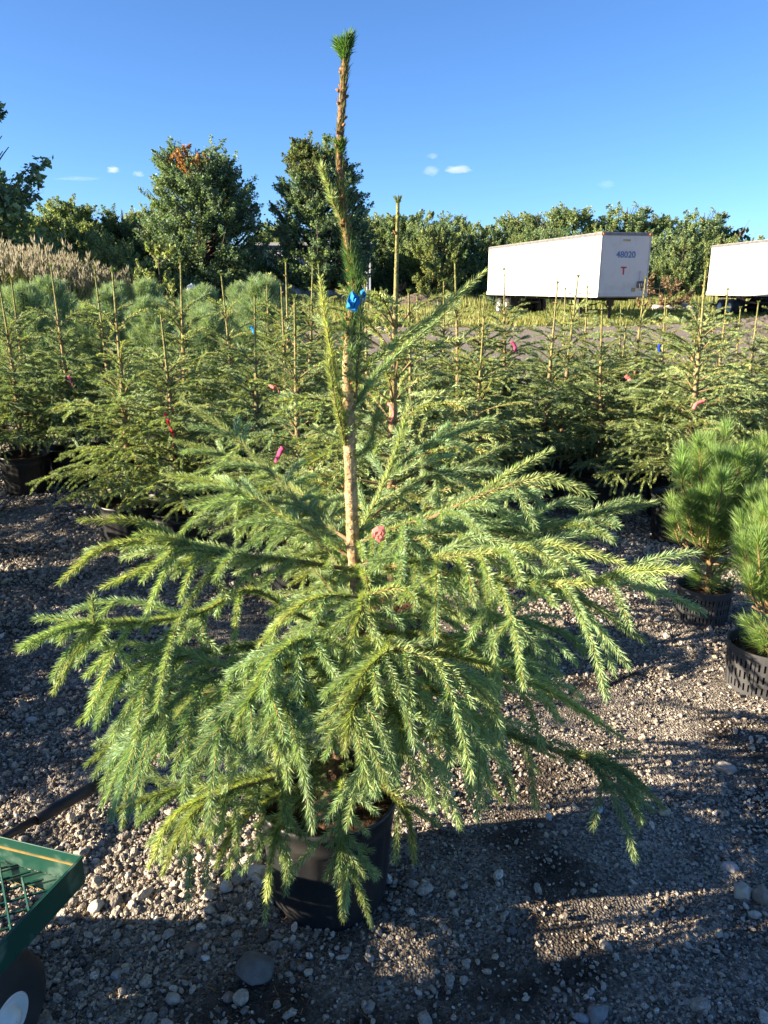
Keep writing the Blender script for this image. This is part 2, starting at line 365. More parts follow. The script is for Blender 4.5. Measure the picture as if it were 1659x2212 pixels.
def gravel():
    n = 640000; y = .5 + rng.random(n) ** 1.35 * 9.0; x = (rng.random(n) * 2 - 1) * (.62 * y + .75)
    # keep density about 1/y-ish and thin over soil patches
    area_w = 2 * (.62 * y + .75); pdf = (1 / 1.35) * ((y - .5) / 9.0 + 1e-6) ** (1 / 1.35 - 1) / 9.0 / area_w * n
    want = np.where(y < 3.2, 13000, 13000 * (3.2 / y) ** 1.8); pt = patch(x, y)
    want = want * np.clip(.72 + pt * .7, .22, 1.0) * np.where((x > .25) & (y > 2.1), 1.5, 1)
    keep = rng.random(n) < want / pdf; x, y, pt = x[keep], y[keep], pt[keep]; n = len(x)
    s = np.exp(rng.normal(math.log(.0051), .45, n)); s = np.clip(s, .0024, .022); big = rng.random(n) < .014; s = np.where(big, s * 2.1, s); s = s * np.where(y > 3.2, np.clip((y / 3.2) ** .75, 1, 2.0), 1)
    # coarser stone spread to the left of the pot
    cz = np.exp(-(((x + .45) / .5) ** 2 + ((y - 1.85) / .35) ** 2)); s = s * (1 + .4 * cz) * np.where(x > .25, .84, 1)
    z = hz(x, y) + s * (.1 + .35 * rng.random(n))
    me = bpy.data.meshes.new('gravel'); me.vertices.add(n); me.vertices.foreach_set('co', np.stack([x, y, z], -1).astype(np.float32).ravel())
    a = me.attributes.new('rot', 'FLOAT_VECTOR', 'POINT'); a.data.foreach_set('vector', np.stack([rng.normal(0, .5, n), rng.normal(0, .5, n), rng.random(n) * 6.28], -1).astype(np.float32).ravel())
    a = me.attributes.new('scl', 'FLOAT', 'POINT'); a.data.foreach_set('value', s.astype(np.float32))
    o = bpy.data.objects.new('gravel', me); COL.objects.link(o); me.materials.append(M['stone'])
    ng = bpy.data.node_groups.new('gravel_scatter', 'GeometryNodeTree'); ng.interface.new_socket('Geometry', in_out='INPUT', socket_type='NodeSocketGeometry'); ng.interface.new_socket('Geometry', in_out='OUTPUT', socket_type='NodeSocketGeometry')
    gi = ng.nodes.new('NodeGroupInput'); go = ng.nodes.new('NodeGroupOutput'); ip = ng.nodes.new('GeometryNodeInstanceOnPoints'); ci = ng.nodes.new('GeometryNodeCollectionInfo')
    ci.inputs['Collection'].default_value = stone_coll; ci.inputs['Separate Children'].default_value = True; ci.inputs['Reset Children'].default_value = True
    ip.inputs['Pick Instance'].default_value = True
    nr = ng.nodes.new('GeometryNodeInputNamedAttribute'); nr.data_type = 'FLOAT_VECTOR'; nr.inputs['Name'].default_value = 'rot'
    ns = ng.nodes.new('GeometryNodeInputNamedAttribute'); ns.data_type = 'FLOAT'; ns.inputs['Name'].default_value = 'scl'
    er = ng.nodes.new('FunctionNodeEulerToRotation'); L = ng.links
    L.new(gi.outputs[0], ip.inputs['Points']); L.new(ci.outputs[0], ip.inputs['Instance']); L.new(nr.outputs['Attribute'], er.inputs[0]); L.new(er.outputs[0], ip.inputs['Rotation']); L.new(ns.outputs['Attribute'], ip.inputs['Scale']); L.new(ip.outputs[0], go.inputs[0])
    md = o.modifiers.new('scatter', 'NODES'); md.node_group = ng
    tag(o, 'loose grey crushed stone spread over the dark soil', 'gravel', kind='stuff')
    print('gravel stones', n)
gravel()

def litter():
    mb = MB(); n = 5200; y = .9 + rng.random(n) ** 1.3 * 4.5; x = (rng.random(n) * 2 - 1) * (.6 * y + .5); nr = rng.random(n) < .45; x = np.where(nr, -.1 + rng.normal(0, .55, n), x); y = np.where(nr, 1.8 + rng.normal(0, .5, n), y)
    a = rng.random(n) * 6.28; l = rng.uniform(.008, .02, n) * np.where(rng.random(n) < .03, 3.5, 1); d = np.stack([np.cos(a), np.sin(a), rng.normal(0, .12, n)], -1) * l[:, None]; p = np.stack([x, y, hz(x, y) + .006 + rng.random(n) * .007], -1); w_ = unit(np.cross(d, V(0, 0, 1.))) * .0009
    v = np.stack([p - w_, p + w_, p + d + w_ * .5, p + d - w_ * .5], 1).reshape(-1, 3); f = np.arange(n)[:, None] * 4 + np.arange(4)[None]
    mb.add(v, f, np.repeat(np.clip(V(.24, .14, .07) * (1 + rng.normal(0, .4, (n, 1))), .02, 1), 4, 0)); o = mb.build('needle_litter', M['leaf']); tag(o, 'dry brown needles and bits of twig fallen on the gravel', 'litter', kind='stuff')
litter()

# ---------------------------------------------------------------- the big spruce in the foreground
def main_spruce():
    root = empty('potted_spruce', (0, 0, 0)); tag(root, 'tall foreground spruce with drooping branches and a long bare leader, in a black pot', 'spruce tree')
    pc = V(-.155, 1.80, 0)
    p = pot_mesh(.185, .158, .335, M['pot'], root); p.location = tuple(pc); 
    TY = 1.83
    tp = [pc + V(0, 0, .27), P(738, 1600, TY), P(768, 1400, TY), P(773, 1290, TY), P(768, 1225, TY), P(763, 1165, TY), P(757, 1000, TY), P(751, 800, TY), P(757, 700, TY), P(768, 630, TY), P(764, 580, TY), P(745, 490, TY), P(738, 420, TY), P(734, 320, TY), P(741, 200, TY), P(747, 128, TY)]
    tr = curve(tp, 120); hh = tr[:, 2]
    rad = np.interp(hh, [.25, .5, .9, 1.04, 1.4, 1.55, 1.75, 2.2], [.024, .021, .0185, .0165, .0135, .010, .0085, .0065]); rad = rad * (1 + .06 * rng.normal(0, 1, len(rad)))
    colr = np.stack([np.interp(hh, [.3, .9, 1.1, 1.5, 1.7, 2.1], a) for a in ([.14, .30, .58, .52, .30, .30], [.09, .20, .42, .37, .18, .17], [.06, .12, .24, .21, .09, .08])], -1)
    tb = MB(); tb.tube(tr, rad, 12, c=colr)
    # buds and needle pegs along the trunk
    for k in range(60):
        i = random.randrange(45, 118); a = random.random() * 6.28; d = V(math.cos(a), math.sin(a), .5); q = tr[i] + d * rad[i] * .9; l = random.uniform(.005, .012)
        tb.tube([q, q + d * l * .5, q + d * l], [.0035, .0035, .0008], 5, c=(.38, .19, .08))
    tb.build('trunk', M['bark'], root, smooth=True)
    def tsub(z0, z1, n=30):
        i0 = np.searchsorted(hh, z0); i1 = np.searchsorted(hh, z1); return sub_path(tr, i0 / (len(tr) - 1), min(i1, len(tr) - 1) / (len(tr) - 1), n)
    lb = MB()
    a = tsub(1.0, 1.42); needles(lb, a, 1500, .016, .0012, tilt=.16, tint=(.36, .30, .10), var=.3)      # old needles pressed to the trunk
    lb.v[-1] += 0
    for z0, z1, dn, ln, ti, tint in ((1.03, 1.42, 900, .019, .55, (.20, .22, .05)), (1.40, 1.72, 5200, .028, .55, (.09, .18, .06)), (1.66, 1.86, 3400, .024, .42, (.12, .18, .06)), (1.82, 2.12, 2600, .022, .20, (.11, .15, .06)), (1.82, 2.12, 600, .02, .12, (.28, .17, .07))):
        a = tsub(z0, z1); a2 = a.copy(); needles(lb, a2, dn, ln, .0014, tilt=ti, tint=tint, up_bias=0); r_ = np.interp(z0, [1, 1.4, 2], [.014, .009, .006])
        v = lb.v[-1].reshape(-1, 4, 3); c = v[:, 2] - v[:, 0]; h = v[:, 2] - v[:, 0]; axp = unit(h - (h @ unit(a[-1] - a[0]))[:, None] * unit(a[-1] - a[0])); lb.v[-1] = (v + (axp * r_ * .8)[:, None, :]).reshape(-1, 3).astype(np.float32)
    tip = tr[-1]
    for k in range(14):
        a = k * 2.4; d = V(math.cos(a) * .38 - (.5 if k % 3 == 0 else 0), math.sin(a) * .38, 1.); l = .05 if k % 3 else .038
        q = tip + V(0, 0, -.015 + .002 * k); needles(lb, curve([q, q + unit(d) * l * .35, q + unit(d) * l * .7], 6), 3400, .021, .0016, tilt=.45, tint=(.09, .19, .05) if k % 3 else (.13, .26, .05))
    for q in (P(735, 330, TY), ):
        for k in range(8): a = k * .8; needles(lb, curve([q + V(0, 0, -.012), q + V(math.cos(a) * .012, math.sin(a) * .012, .02)], 4), 2200, .016, .0013, tilt=.4, tint=(.11, .2, .05))
    lb.build('leader_needles', M['needle'], root)
    cfg = dict(dens=1900, nl=.0200, nw=.0019, tilt=.66, sides=3, ax0=.07, tmin=.18, tsp=.07)
    def add(pts, ms=.14, r0=.005, droop=1.1, bare=.12, term=.18, sp=.06, tert=True, tintf=g_tint):
        nb, wb = MB(), MB(); pts = [np.asarray(q) if len(q) == 3 and not isinstance(q[0], int) else P(*q) for q in pts]
        branch(nb, wb, curve(pts, max(16, int(plen(np.array(pts)) / .025))), cfg, ms, bare, term, droop, tintf, r0, sp, tert)
        b = wb.build('branch', M['twig'], root, smooth=True); nb.build('needles', M['needle'], b)
    T = TY
    up = dict(tert=False)
    # long side shoots of the bare leader
    add([P(765, 820, T), P(850, 745, 1.84), P(940, 680, 1.86), P(1046, 588, 1.88)], ms=.02, r0=.0045, bare=.02, term=.5, **up)
    add([P(762, 890, T), P(800, 825, 1.86), P(860, 765, 1.9), (990, 655, 1.95)], ms=.02, r0=.0035, bare=.02, term=.5, **up)
    add([P(750, 950, T), P(735, 860, 1.8), P(712, 740, 1.78), P(692, 603, 1.77)], ms=.02, r0=.004, bare=.02, term=.5, **up)
    add([P(751, 980, T), P(728, 880, 1.79), P(705, 768, 1.77)], ms=.02, r0=.004, bare=.02, term=.5, **up)
    add([P(768, 860, T), P(772, 790, 1.80), P(778, 720, 1.79), P(780, 645, 1.79)], ms=.02, r0=.004, bare=.02, term=.5, **up)
    add([P(745, 485, T), P(722, 440, 1.82), P(708, 400, 1.82), P(693, 358, 1.82)], ms=.02, r0=.0055, bare=.0, term=.5, **up)
    add([P(765, 990, T), P(800, 960, 1.84), P(815, 880, 1.85)], ms=.02, r0=.003, bare=.02, term=.5, **up)
    L = [
     ([(758, 1170, T), (665, 1105, 1.98), (585, 1020, 2.1), (485, 925, 2.2), (395, 866, 2.28)], .13),
     ([(762, 1205, T), (645, 1135, 1.88), (545, 1075, 1.93), (450, 1040, 1.97), (356, 1025, 2.0)], .13),
     ([(760, 1180, T), (690, 1100, 2.1), (600, 1030, 2.3), (490, 985, 2.45), (372, 950, 2.5)], .15),
     ([(760, 1185, T), (700, 1120, 1.95), (600, 1085, 2.05), (500, 1075, 2.1), (400, 1085, 2.1)], .13),
     ([(768, 1232, T), (640, 1212, 1.75), (540, 1203, 1.7), (430, 1183, 1.66), (300, 1128, 1.63), (176, 1124, 1.61)], .15),
     ([(520, 1200, 1.69), (430, 1185, 1.66), (330, 1170, 1.6), (220, 1185, 1.55), (132, 1257, 1.5)], .09),
     ([(500, 1200, 1.68), (400, 1190, 1.62), (320, 1225, 1.58), (224, 1268, 1.55)], .09),
     ([(773, 1380, T), (650, 1330, 1.75), (540, 1275, 1.7), (430, 1325, 1.6), (290, 1345, 1.5), (150, 1352, 1.44), (47, 1403, 1.4)], .17),
     ([(320, 1345, 1.52), (240, 1350, 1.46), (170, 1400, 1.42), (117, 1492, 1.4)], .08),
     ([(235, 1400, 1.46), (207, 1360, 1.45), (200, 1290, 1.45)], .03),
     ([(772, 1420, T), (620, 1390, 1.65), (450, 1410, 1.52), (280, 1450, 1.42), (175, 1558, 1.36)], .17),
     ([(770, 1450, T), (640, 1430, 1.58), (450, 1470, 1.42), (310, 1580, 1.34), (222, 1738, 1.3)], .18),
     ([(765, 1500, T), (600, 1475, 1.8), (400, 1510, 1.76), (270, 1590, 1.72), (188, 1650, 1.7)], .17),
     ([(740, 1640, T), (620, 1655, 1.7), (500, 1690, 1.6), (380, 1705, 1.55), (258, 1747, 1.5)], .14),
     ([(735, 1655, T), (600, 1680, 1.62), (480, 1715, 1.5), (400, 1780, 1.44), (352, 1888, 1.42)], .14),
     ([(560, 1690, 1.58), (450, 1720, 1.5), (370, 1770, 1.46), (323, 1872, 1.44)], .09),
     ([(730, 1640, T), (650, 1700, 1.65), (560, 1740, 1.55), (500, 1800, 1.5), (470, 1870, 1.48)], .13),
     # right
     ([(763, 1178, T), (830, 1150, 1.78), (905, 1123, 1.7), (1010, 1092, 1.64), (1090, 1030, 1.6), (1187, 975, 1.58)], .15),
     ([(930, 1120, 1.68), (1040, 1070, 1.6), (1150, 1035, 1.56), (1210, 1040, 1.54), (1278, 1068, 1.53)], .11),
     ([(768, 1230, T), (900, 1165, 1.75), (1050, 1150, 1.7), (1200, 1140, 1.66), (1310, 1107, 1.62), (1413, 1086, 1.6)], .16),
     ([(770, 1250, T), (900, 1212, 1.62), (1060, 1195, 1.52), (1200, 1180, 1.46), (1342, 1215, 1.42)], .16),
     ([(773, 1300, T), (950, 1240, 1.62), (1130, 1262, 1.52), (1270, 1258, 1.44), (1370, 1235, 1.4), (1482, 1231, 1.36)], .17),
     ([(1090, 1250, 1.54), (1200, 1270, 1.5), (1300, 1320, 1.48), (1386, 1382, 1.47)], .12),
     ([(762, 1170, T), (815, 1080, 1.9), (858, 970, 1.95), (884, 872, 1.97)], .11),
     ([(840, 1030, 1.94), (900, 975, 1.97), (985, 935, 2.0), (1066, 903, 2.02)], .08),
     ([(800, 1120, 1.9), (900, 1040, 2.05), (1000, 1010, 2.15), (1100, 960, 2.25)], .12),
     ([(772, 1240, T), (850, 1150, 2.05), (980, 1090, 2.25), (1120, 1050, 2.4)], .16),
     ([(775, 1390, T), (900, 1400, 1.7), (1050, 1435, 1.6), (1200, 1500, 1.54), (1342, 1592, 1.5)], .17),
     ([(774, 1350, T), (900, 1330, 1.8), (1060, 1330, 1.8), (1200, 1360, 1.78), (1310, 1430, 1.78)], .17),
     ([(770, 1480, T), (900, 1520, 1.7), (1080, 1580, 1.6), (1230, 1630, 1.53), (1340, 1660, 1.49), (1432, 1745, 1.46)], .15),
     ([(1200, 1625, 1.54), (1290, 1640, 1.5), (1350, 1690, 1.48), (1384, 1782, 1.47)], .08),
     ([(760, 1560, T), (900, 1600, 1.75), (1010, 1660, 1.68), (1080, 1790, 1.64)], .14),
     ([(745, 1640, T), (830, 1700, 1.65), (880, 1760, 1.58), (896, 1858, 1.54)], .11),
     # towards the camera
     ([(775, 1360, T), (785, 1310, 1.65), (786, 1288, 1.52), (775, 1340, 1.44), (738, 1435, 1.4)], .10),
     ([(785, 1290, 1.54), (860, 1272, 1.48), (940, 1300, 1.46), (1012, 1345, 1.46)], .07),
     ([(785, 1290, 1.54), (690, 1290, 1.5), (625, 1325, 1.47), (562, 1392, 1.46)], .07),
     ([(772, 1400, T), (800, 1380, 1.6), (840, 1400, 1.4), (800, 1440, 1.3), (722, 1545, 1.24)], .14),
     ([(830, 1400, 1.42), (890, 1410, 1.36), (980, 1450, 1.33), (1060, 1530, 1.32), (1080, 1640, 1.33)], .14),
     ([(770, 1470, T), (790, 1430, 1.55), (790, 1480, 1.32), (760, 1560, 1.24), (745, 1660, 1.22)], .15),
     ([(768, 1450, T), (690, 1420, 1.55), (600, 1450, 1.38), (540, 1520, 1.3), (500, 1640, 1.28)], .16),
     ([(768, 1500, T), (720, 1480, 1.5), (650, 1520, 1.32), (610, 1600, 1.26), (600, 1720, 1.26)], .15),
     ([(765, 1550, T), (810, 1520, 1.5), (860, 1560, 1.36), (870, 1640, 1.3), (850, 1730, 1.3)], .15),
     ([(765, 1520, T), (880, 1480, 1.6), (980, 1520, 1.45), (1040, 1600, 1.4), (1040, 1700, 1.42)], .15),
     ([(768, 1430, T), (720, 1390, 1.55), (660, 1380, 1.42), (590, 1420, 1.36), (540, 1500, 1.34)], .13),
     ([(740, 1690, T), (740, 1700, 1.62), (735, 1800, 1.53), (760, 1870, 1.5), (803, 1998, 1.47)], .10),
     ([(738, 1800, 1.54), (738, 1850, 1.5), (742, 1985, 1.47)], .05),
     ([(700, 1680, 1.7), (620, 1760, 1.58), (590, 1830, 1.52), (572, 1990, 1.5)], .08),
    ]
    for pts, ms in L:
        upper = pts[0][1] < 1320 and pts[-1][1] < 1300; right = pts[-1][0] > 1150
        low_ = pts[-1][1] > 1480 and 480 < pts[-1][0] < 1120; fr = pts[0][1] < 1600 and low_
        if fr: pts = [(x_, y_ - max(0, y_ - 1480) * .2, Y_) for x_, y_, Y_ in pts]
        add([P(*q) for q in pts], ms * (1.2 if low_ else 1.35), r0=.0055 if len(pts) > 4 else .0038, term=.26 if right else (.22 if upper else .18), droop=.5 if upper else random.uniform(.55, 1.1), bare=.08 if pts[0][0] > 740 else .02, sp=.058 if upper else .074)
    for k in range(24):                                   # the inner and rear branches
        z = random.uniform(.4, 1.0) if k % 4 else random.uniform(.36, .6); i = np.searchsorted(hh, z); p0 = tr[i]
        az = random.uniform(-.2, math.pi + .2) if k % 3 else random.uniform(0, 2 * math.pi); L_ = random.uniform(.45, .78) * (1 - .25 * (z - .4)); el = random.uniform(.1, .5)
        if math.sin(az) < -.1: L_ *= .6; z = max(z, .6); p0 = tr[np.searchsorted(hh, z)]
        d = V(math.cos(az), math.sin(az), 0); pts = [p0, p0 + d * L_ * .35 + V(0, 0, L_ * .35 * el), p0 + d * L_ * .7 + V(0, 0, L_ * .5 * el), p0 + d * L_ + V(0, 0, L_ * .5 * el - .10)]
        for q in pts: q[2] = max(q[2], .16)
        add(pts, .2, r0=.006, term=.18, sp=.085)
    return root
main_spruce()

# ---------------------------------------------------------------- nursery spruces
def bark_trunk(mb, pts, r, n=7, c=(.40, .31, .17)): mb.tube(pts, r, n, c=c)
def nursery_spruce(H, seed, wide=.52, low=.43, lean=.0, warm=.5, leader=.60):
    random.seed(seed); global rng; keep = rng; rng = np.random.default_rng(seed)
    root = empty('potted_spruce', (0, 0, 0)); pot_mesh(.200, .175, .32, M['pot'], root)
    nb, wb, tb = MB(), MB(), MB()
    def tf():
        k = np.clip(random.gauss(warm, .25), 0, 1); return (V(.135, .215, .14) * (1 - k) + V(.235, .30, .135) * k) * random.uniform(.75, 1.3)
    tr = curve([V(0, 0, .3), V(.01, .0, .7), V(lean * .4, .0, 1.1), V(lean, .02, H)], 40)
    tb.tube(tr, np.interp(tr[:, 2], [.3, 1, H - .4, H], [.021, .016, .0088, .0058]), 8, c=np.stack([np.interp(tr[:, 2], [.3, .9, H - .4, H], a) for a in ([.16, .34, .34, .26], [.10, .25, .30, .27], [.06, .14, .13, .09])], -1))
    cfg = dict(dens=680, nl=.0195, nw=.0044, tilt=.55, sides=3, bsides=4, tmin=.15, tsp=.06)
    needles(nb, sub_path(tr, .62, 1, 20), 1100, .017, .0030, tilt=.45, tint=(.17, .26, .09))
    for k in range(7): a = k * .9; nb_p = tr[-1] + V(0, 0, -.01); needles(nb, curve([nb_p, nb_p + V(math.cos(a) * .012, math.sin(a) * .012, .025)], 3), 900, .013, .0025, tilt=.3, tint=(.14, .19, .05))
    for k in range(7):
        i = random.randrange(26, 39); a = random.random() * 6.28; q = tr[i]; d = V(math.cos(a), math.sin(a), .6); tb.tube([q, q + d * .012, q + d * .022], [.005, .005, .001], 5, c=(.36, .2, .09))
    top = H - leader;  z = low; zs = []
    while z < top - .06: zs.append(z); z += random.uniform(.05, .07) if z < low + (top - low) * .7 else random.uniform(.06, .09)
    zs.append(top); zs.append(top + random.uniform(.1, .2)); phase = 0
    for z in zs:
        f = (z - low) / (top - low); whorl = z == top
        for b_ in range(5 if whorl else random.choice([4, 4, 5]) if f < .62 else 4):
            az = phase + b_ * 2 * math.pi / (5 if whorl else 4) + random.gauss(0, .25); f = min(f, 1.0); L_ = wide * (1 - .52 * f ** 1.5) * random.uniform(.75, 1.15)
            if f > .72: L_ = random.uniform(.20, .33); el_ = random.uniform(.55, 1.05)
            else: el_ = None
            el = el_ if el_ else .10 + .62 * f ** 1.5 + random.gauss(0, .12); i = np.searchsorted(tr[:, 2], z); p0 = tr[min(i, 39)]; d = V(math.cos(az), math.sin(az), 0)
            pts = [p0, p0 + d * L_ * .4 * math.cos(el) + V(0, 0, L_ * .4 * math.sin(el)), p0 + d * L_ * .75 * math.cos(el * .8) + V(0, 0, L_ * .72 * math.sin(el * .85)), p0 + d * L_ * math.cos(el * .7) + V(0, 0, L_ * (math.sin(el * .75) - .06))]
            branch(nb, wb, np.array(pts), cfg, .16 if f < .6 else (.13 if f < .74 else .065), .1, .15 if f > .4 else .10, .5, tf, .005, .058, tert=f < .6)
        phase += 2.1
    tb.build('trunk', M['bark'], root, smooth=True); w_ = wb.build('branches', M['twig'], root); nb.build('needles', M['needle'], w_)
    rng = keep
    return root
def tip_height(x, y, Y):                      # height of the photo point at forward distance Y
    return P(x, y, Y)[2]
protos = [nursery_spruce(1.75, 11, wide=.62), nursery_spruce(1.75, 12, wide=.58, lean=.05, warm=.7), nursery_spruce(1.75, 13, wide=.62, warm=.3, leader=.64), nursery_spruce(1.75, 14, wide=.57, lean=-.06, leader=.55), nursery_spruce(1.75, 15, wide=.64, warm=.8, leader=.55)]
used = [False] * 5
rng = np.random.default_rng(99); random.seed(99)
GRP = 'potted spruces in the nursery block'
def put_spruce(x, y, Y, k, label, rz=None, at_x=None):
    """x, y = leader tip in the photo"""
    tipp = P(x, y, Y); s = tipp[2] / 1.75
    o = protos[k] if not used[k] else copy_tree(protos[k]); used[k] = True
    o.location = (tipp[0] if at_x is None else at_x, Y, float(hz(tipp[0], Y))); s_h = min(max(s, .8), 1.18)
    o.scale = (min(max(s_h, .92), 1.08),) * 2 + (s_h,); o.rotation_euler = (0, 0, random.uniform(0, 6.28) if rz is None else rz)
    tag(o, label, 'spruce tree', GRP); return o
SPR = [
 (2, 600, 6.3, 0, 'potted spruce cut by the left edge of the photo, beside the dark gravel'),
 (115, 576, 6.55, 2, 'dark potted spruce with a tall leader, second from the left edge'),
 (236, 590, 4.78, 1, 'potted spruce with a partly lit pot, just left of the red ribbon spruce'),
 (355, 684, 4.75, 4, 'bushy yellow green potted spruce with the red ribbon hanging on its front'),
 (381, 566, 6.2, 3, 'potted spruce whose leaning leader rises between the two maple trees, behind the red ribbon spruce'),
 (210, 582, 6.6, 0, 'potted spruce close behind and left of the lit black pot'),
 (490, 590, 7.0, 1, 'slender potted spruce with leader in front of the small white tank'),
 (545, 640, 5.0, 2, 'potted spruce with a blue ribbon on its top, left of the big tree'),
 (617, 562, 6.3, 4, 'potted spruce with a tall thin leader in front of the white warehouse'),
 (633, 642, 4.15, 0, 'near potted spruce with a thick pale trunk just left of the big tree'),
 (661, 574, 6.9, 3, 'potted spruce with a straight yellow green leader left of the big trunk'),
 (701, 570, 7.6, 1, 'potted spruce with a knobbly leader close to the left of the blue ribbon'),
 (852, 436, 3.15, 4, 'tall potted spruce directly behind the big tree, its leader reaching above the far wood'),
 (890, 626, 4.7, 2, 'potted spruce right of the big trunk with a green tufted leader'),
 (912, 640, 6.0, 3, 'potted spruce with a pale leader behind the green tufted one'),
 (962, 610, 7.2, 0, 'potted spruce with leader in front of the dirt mound'),
 (1000, 572, 5.6, 1, 'potted spruce with a tall leader halfway between the big trunk and the white trailer'),
 (1040, 690, 5.2, 4, 'dense potted spruce at the right end of the left block, beside the gravel aisle'),
 (1100, 583, 7.6, 3, 'dark dense potted spruce with a crooked leader in front of the trailer wheels'),
 (1200, 612, 6.15, 2, 'potted spruce at the left end of the right block, on the aisle'),
 (1236, 594, 6.6, 1, 'potted spruce with a purplish leader in front of the trailer side'),
 (1273, 618, 7.4, 0, 'potted spruce with its leader in front of the trailer corner'),
 (1318, 655, 5.75, 3, 'potted spruce with an orange lower trunk and an uncovered black pot'),
 (1352, 692, 6.6, 4, 'potted spruce with a short bright green leader under the letter T'),
 (1391, 602, 7.8, 2, 'potted spruce whose leader crosses the right side of the trailer nose'),
 (1450, 645, 6.6, 1, 'potted spruce with a dark blue ribbon on its leader'),
 (1512, 560, 5.6, 3, 'potted spruce with a long leaning leader, left of the second trailer'),
 (1532, 580, 5.0, 4, 'large potted spruce with a pale trunk and pink ribbon, behind the slotted pot pines'),
 (1575, 628, 6.4, 0, 'potted spruce with a thick leader against the wheels of the second trailer'),
 (1606, 668, 7.4, 1, 'potted spruce with an orange leader in front of the dirt pile'),
 (1640, 660, 6.6, 2, 'potted spruce in front of the right end of the dirt pile'),
 (1700, 640, 5.4, 3, 'potted spruce cut by the right edge of the photo'),
]
for a in SPR: put_spruce(*a)
BK = [(-.75, 5.9), (-.1, 5.3), (.35, 6.6), (-.2, 7.1), (.9, 7.3), (-1.1, 7.5), (.25, 8.1), (1.0, 8.3), (-.6, 8.4), (2.6, 7.3), (3.3, 7.9), (4.1, 7.1), (1.9, 8.3), (2.7, 8.9), (4.9, 7.6), (3.7, 5.9), (4.3, 8.7)]
for i, (x, Y) in enumerate(BK):
    k = i % 5; o = copy_tree(protos[k]); o.location = (x, Y, 0); o.rotation_euler = (0, 0, random.random() * 6.28); s = random.uniform(.82, .96); o.scale = (s, s, s)
    tag(o, 'potted spruce in the rear rows, hidden up to its top by the spruces before it', 'spruce tree', 'rear rows of potted spruces')
for i, (x, Y) in enumerate([(-2.45, 2.2), (-2.5, 2.8), (-2.55, 3.45), (-2.7, 4.1), (-3.2, 2.12), (-3.15, 2.6), (-3.0, 3.15), (-3.1, 3.85), (-3.35, 4.6), (-3.6, 5.35), (-4.1, 2.75), (-4.2, 3.55), (-4.1, 4.4), (-4.3, 5.3), (-4.5, 6.2), (-5.3, 3.1), (-5.4, 4.6), (-5.2, 6.9), (-4.3, 7.2), (-3.4, 7.3), (-6.3, 5.6)]):
    o = copy_tree(protos[(i * 2) % 5]); o.location = (x, Y, 0); o.rotation_euler = (0, 0, random.random() * 6.28); s = .80 if i < 4 else (.70 if Y < 5 else random.uniform(.9, 1.0)); o.scale = (s * 1.05, s * 1.05, s)
    tag(o, 'potted spruce of the row that goes on beyond the left edge of the photo', 'spruce tree', 'spruce rows left of the photo')

# ---------------------------------------------------------------- pines in slotted pots
def slotted_pot(parent, r, h):
    mb = MB(); n = 8; t = .006
    # wall as segments: ribs, bands and slots
    def wall(a0, a1, z0, z1, ro, th=t):
        k = max(2, int((a1 - a0) / .12) + 1); A = np.linspace(a0, a1, k); rr = lambda z: ro + (z / h) * .012
        v = []
        for a in A:
            for (z, q) in ((z0, 0), (z1, 0), (z1, -th), (z0, -th)): v.append([(rr(z) + q) * math.cos(a), (rr(z) + q) * math.sin(a), z])
        f = []
        for i in range(k - 1):
            for j in range(4): f.append([i * 4 + j, (i + 1) * 4 + j, (i + 1) * 4 + (j + 1) % 4, i * 4 + (j + 1) % 4])
        f += [[0, 1, 2, 3], [(k - 1) * 4 + 3, (k - 1) * 4 + 2, (k - 1) * 4 + 1, (k - 1) * 4]]
        mb.add(v, f)
    P2 = 2 * math.pi
    zs = np.linspace(.012, h - .03, 4)
    wall(0, P2, h - .03, h, r + .002); wall(0, P2, 0, .012, r)
    for b in range(3):
        z0, z1 = zs[b], zs[b + 1]; bz = .35 * (z1 - z0)
        for s_ in range(n):
            a0 = s_ * P2 / n; a1 = a0 + P2 / n
            wall(a0, a0 + .07, z0, z1, r + .004)                              # rib
            wall(a0 + .07, a1, z1 - bz * .5, z1, r); wall(a0 + .07, a1, z0, z0 + bz * .5, r)
            m = 5; st = (a1 - a0 - .07) / m
            for q in range(m): wall(a0 + .07 + q * st, a0 + .07 + q * st + st * .62, z0 + bz * .5, z1 - bz * .5, r)
    o = mb.build('pot', M['slotted_pot'], parent)
    sb = MB(); sb.lathe([(.001, h - .035), (r * .5, h - .032), (r * .85, h - .038), (r - .009 + .006, h - .045), (r - .011, .02), (.001, .02)], 40)
    sb.build('soil', M['soil'], o, smooth=True)
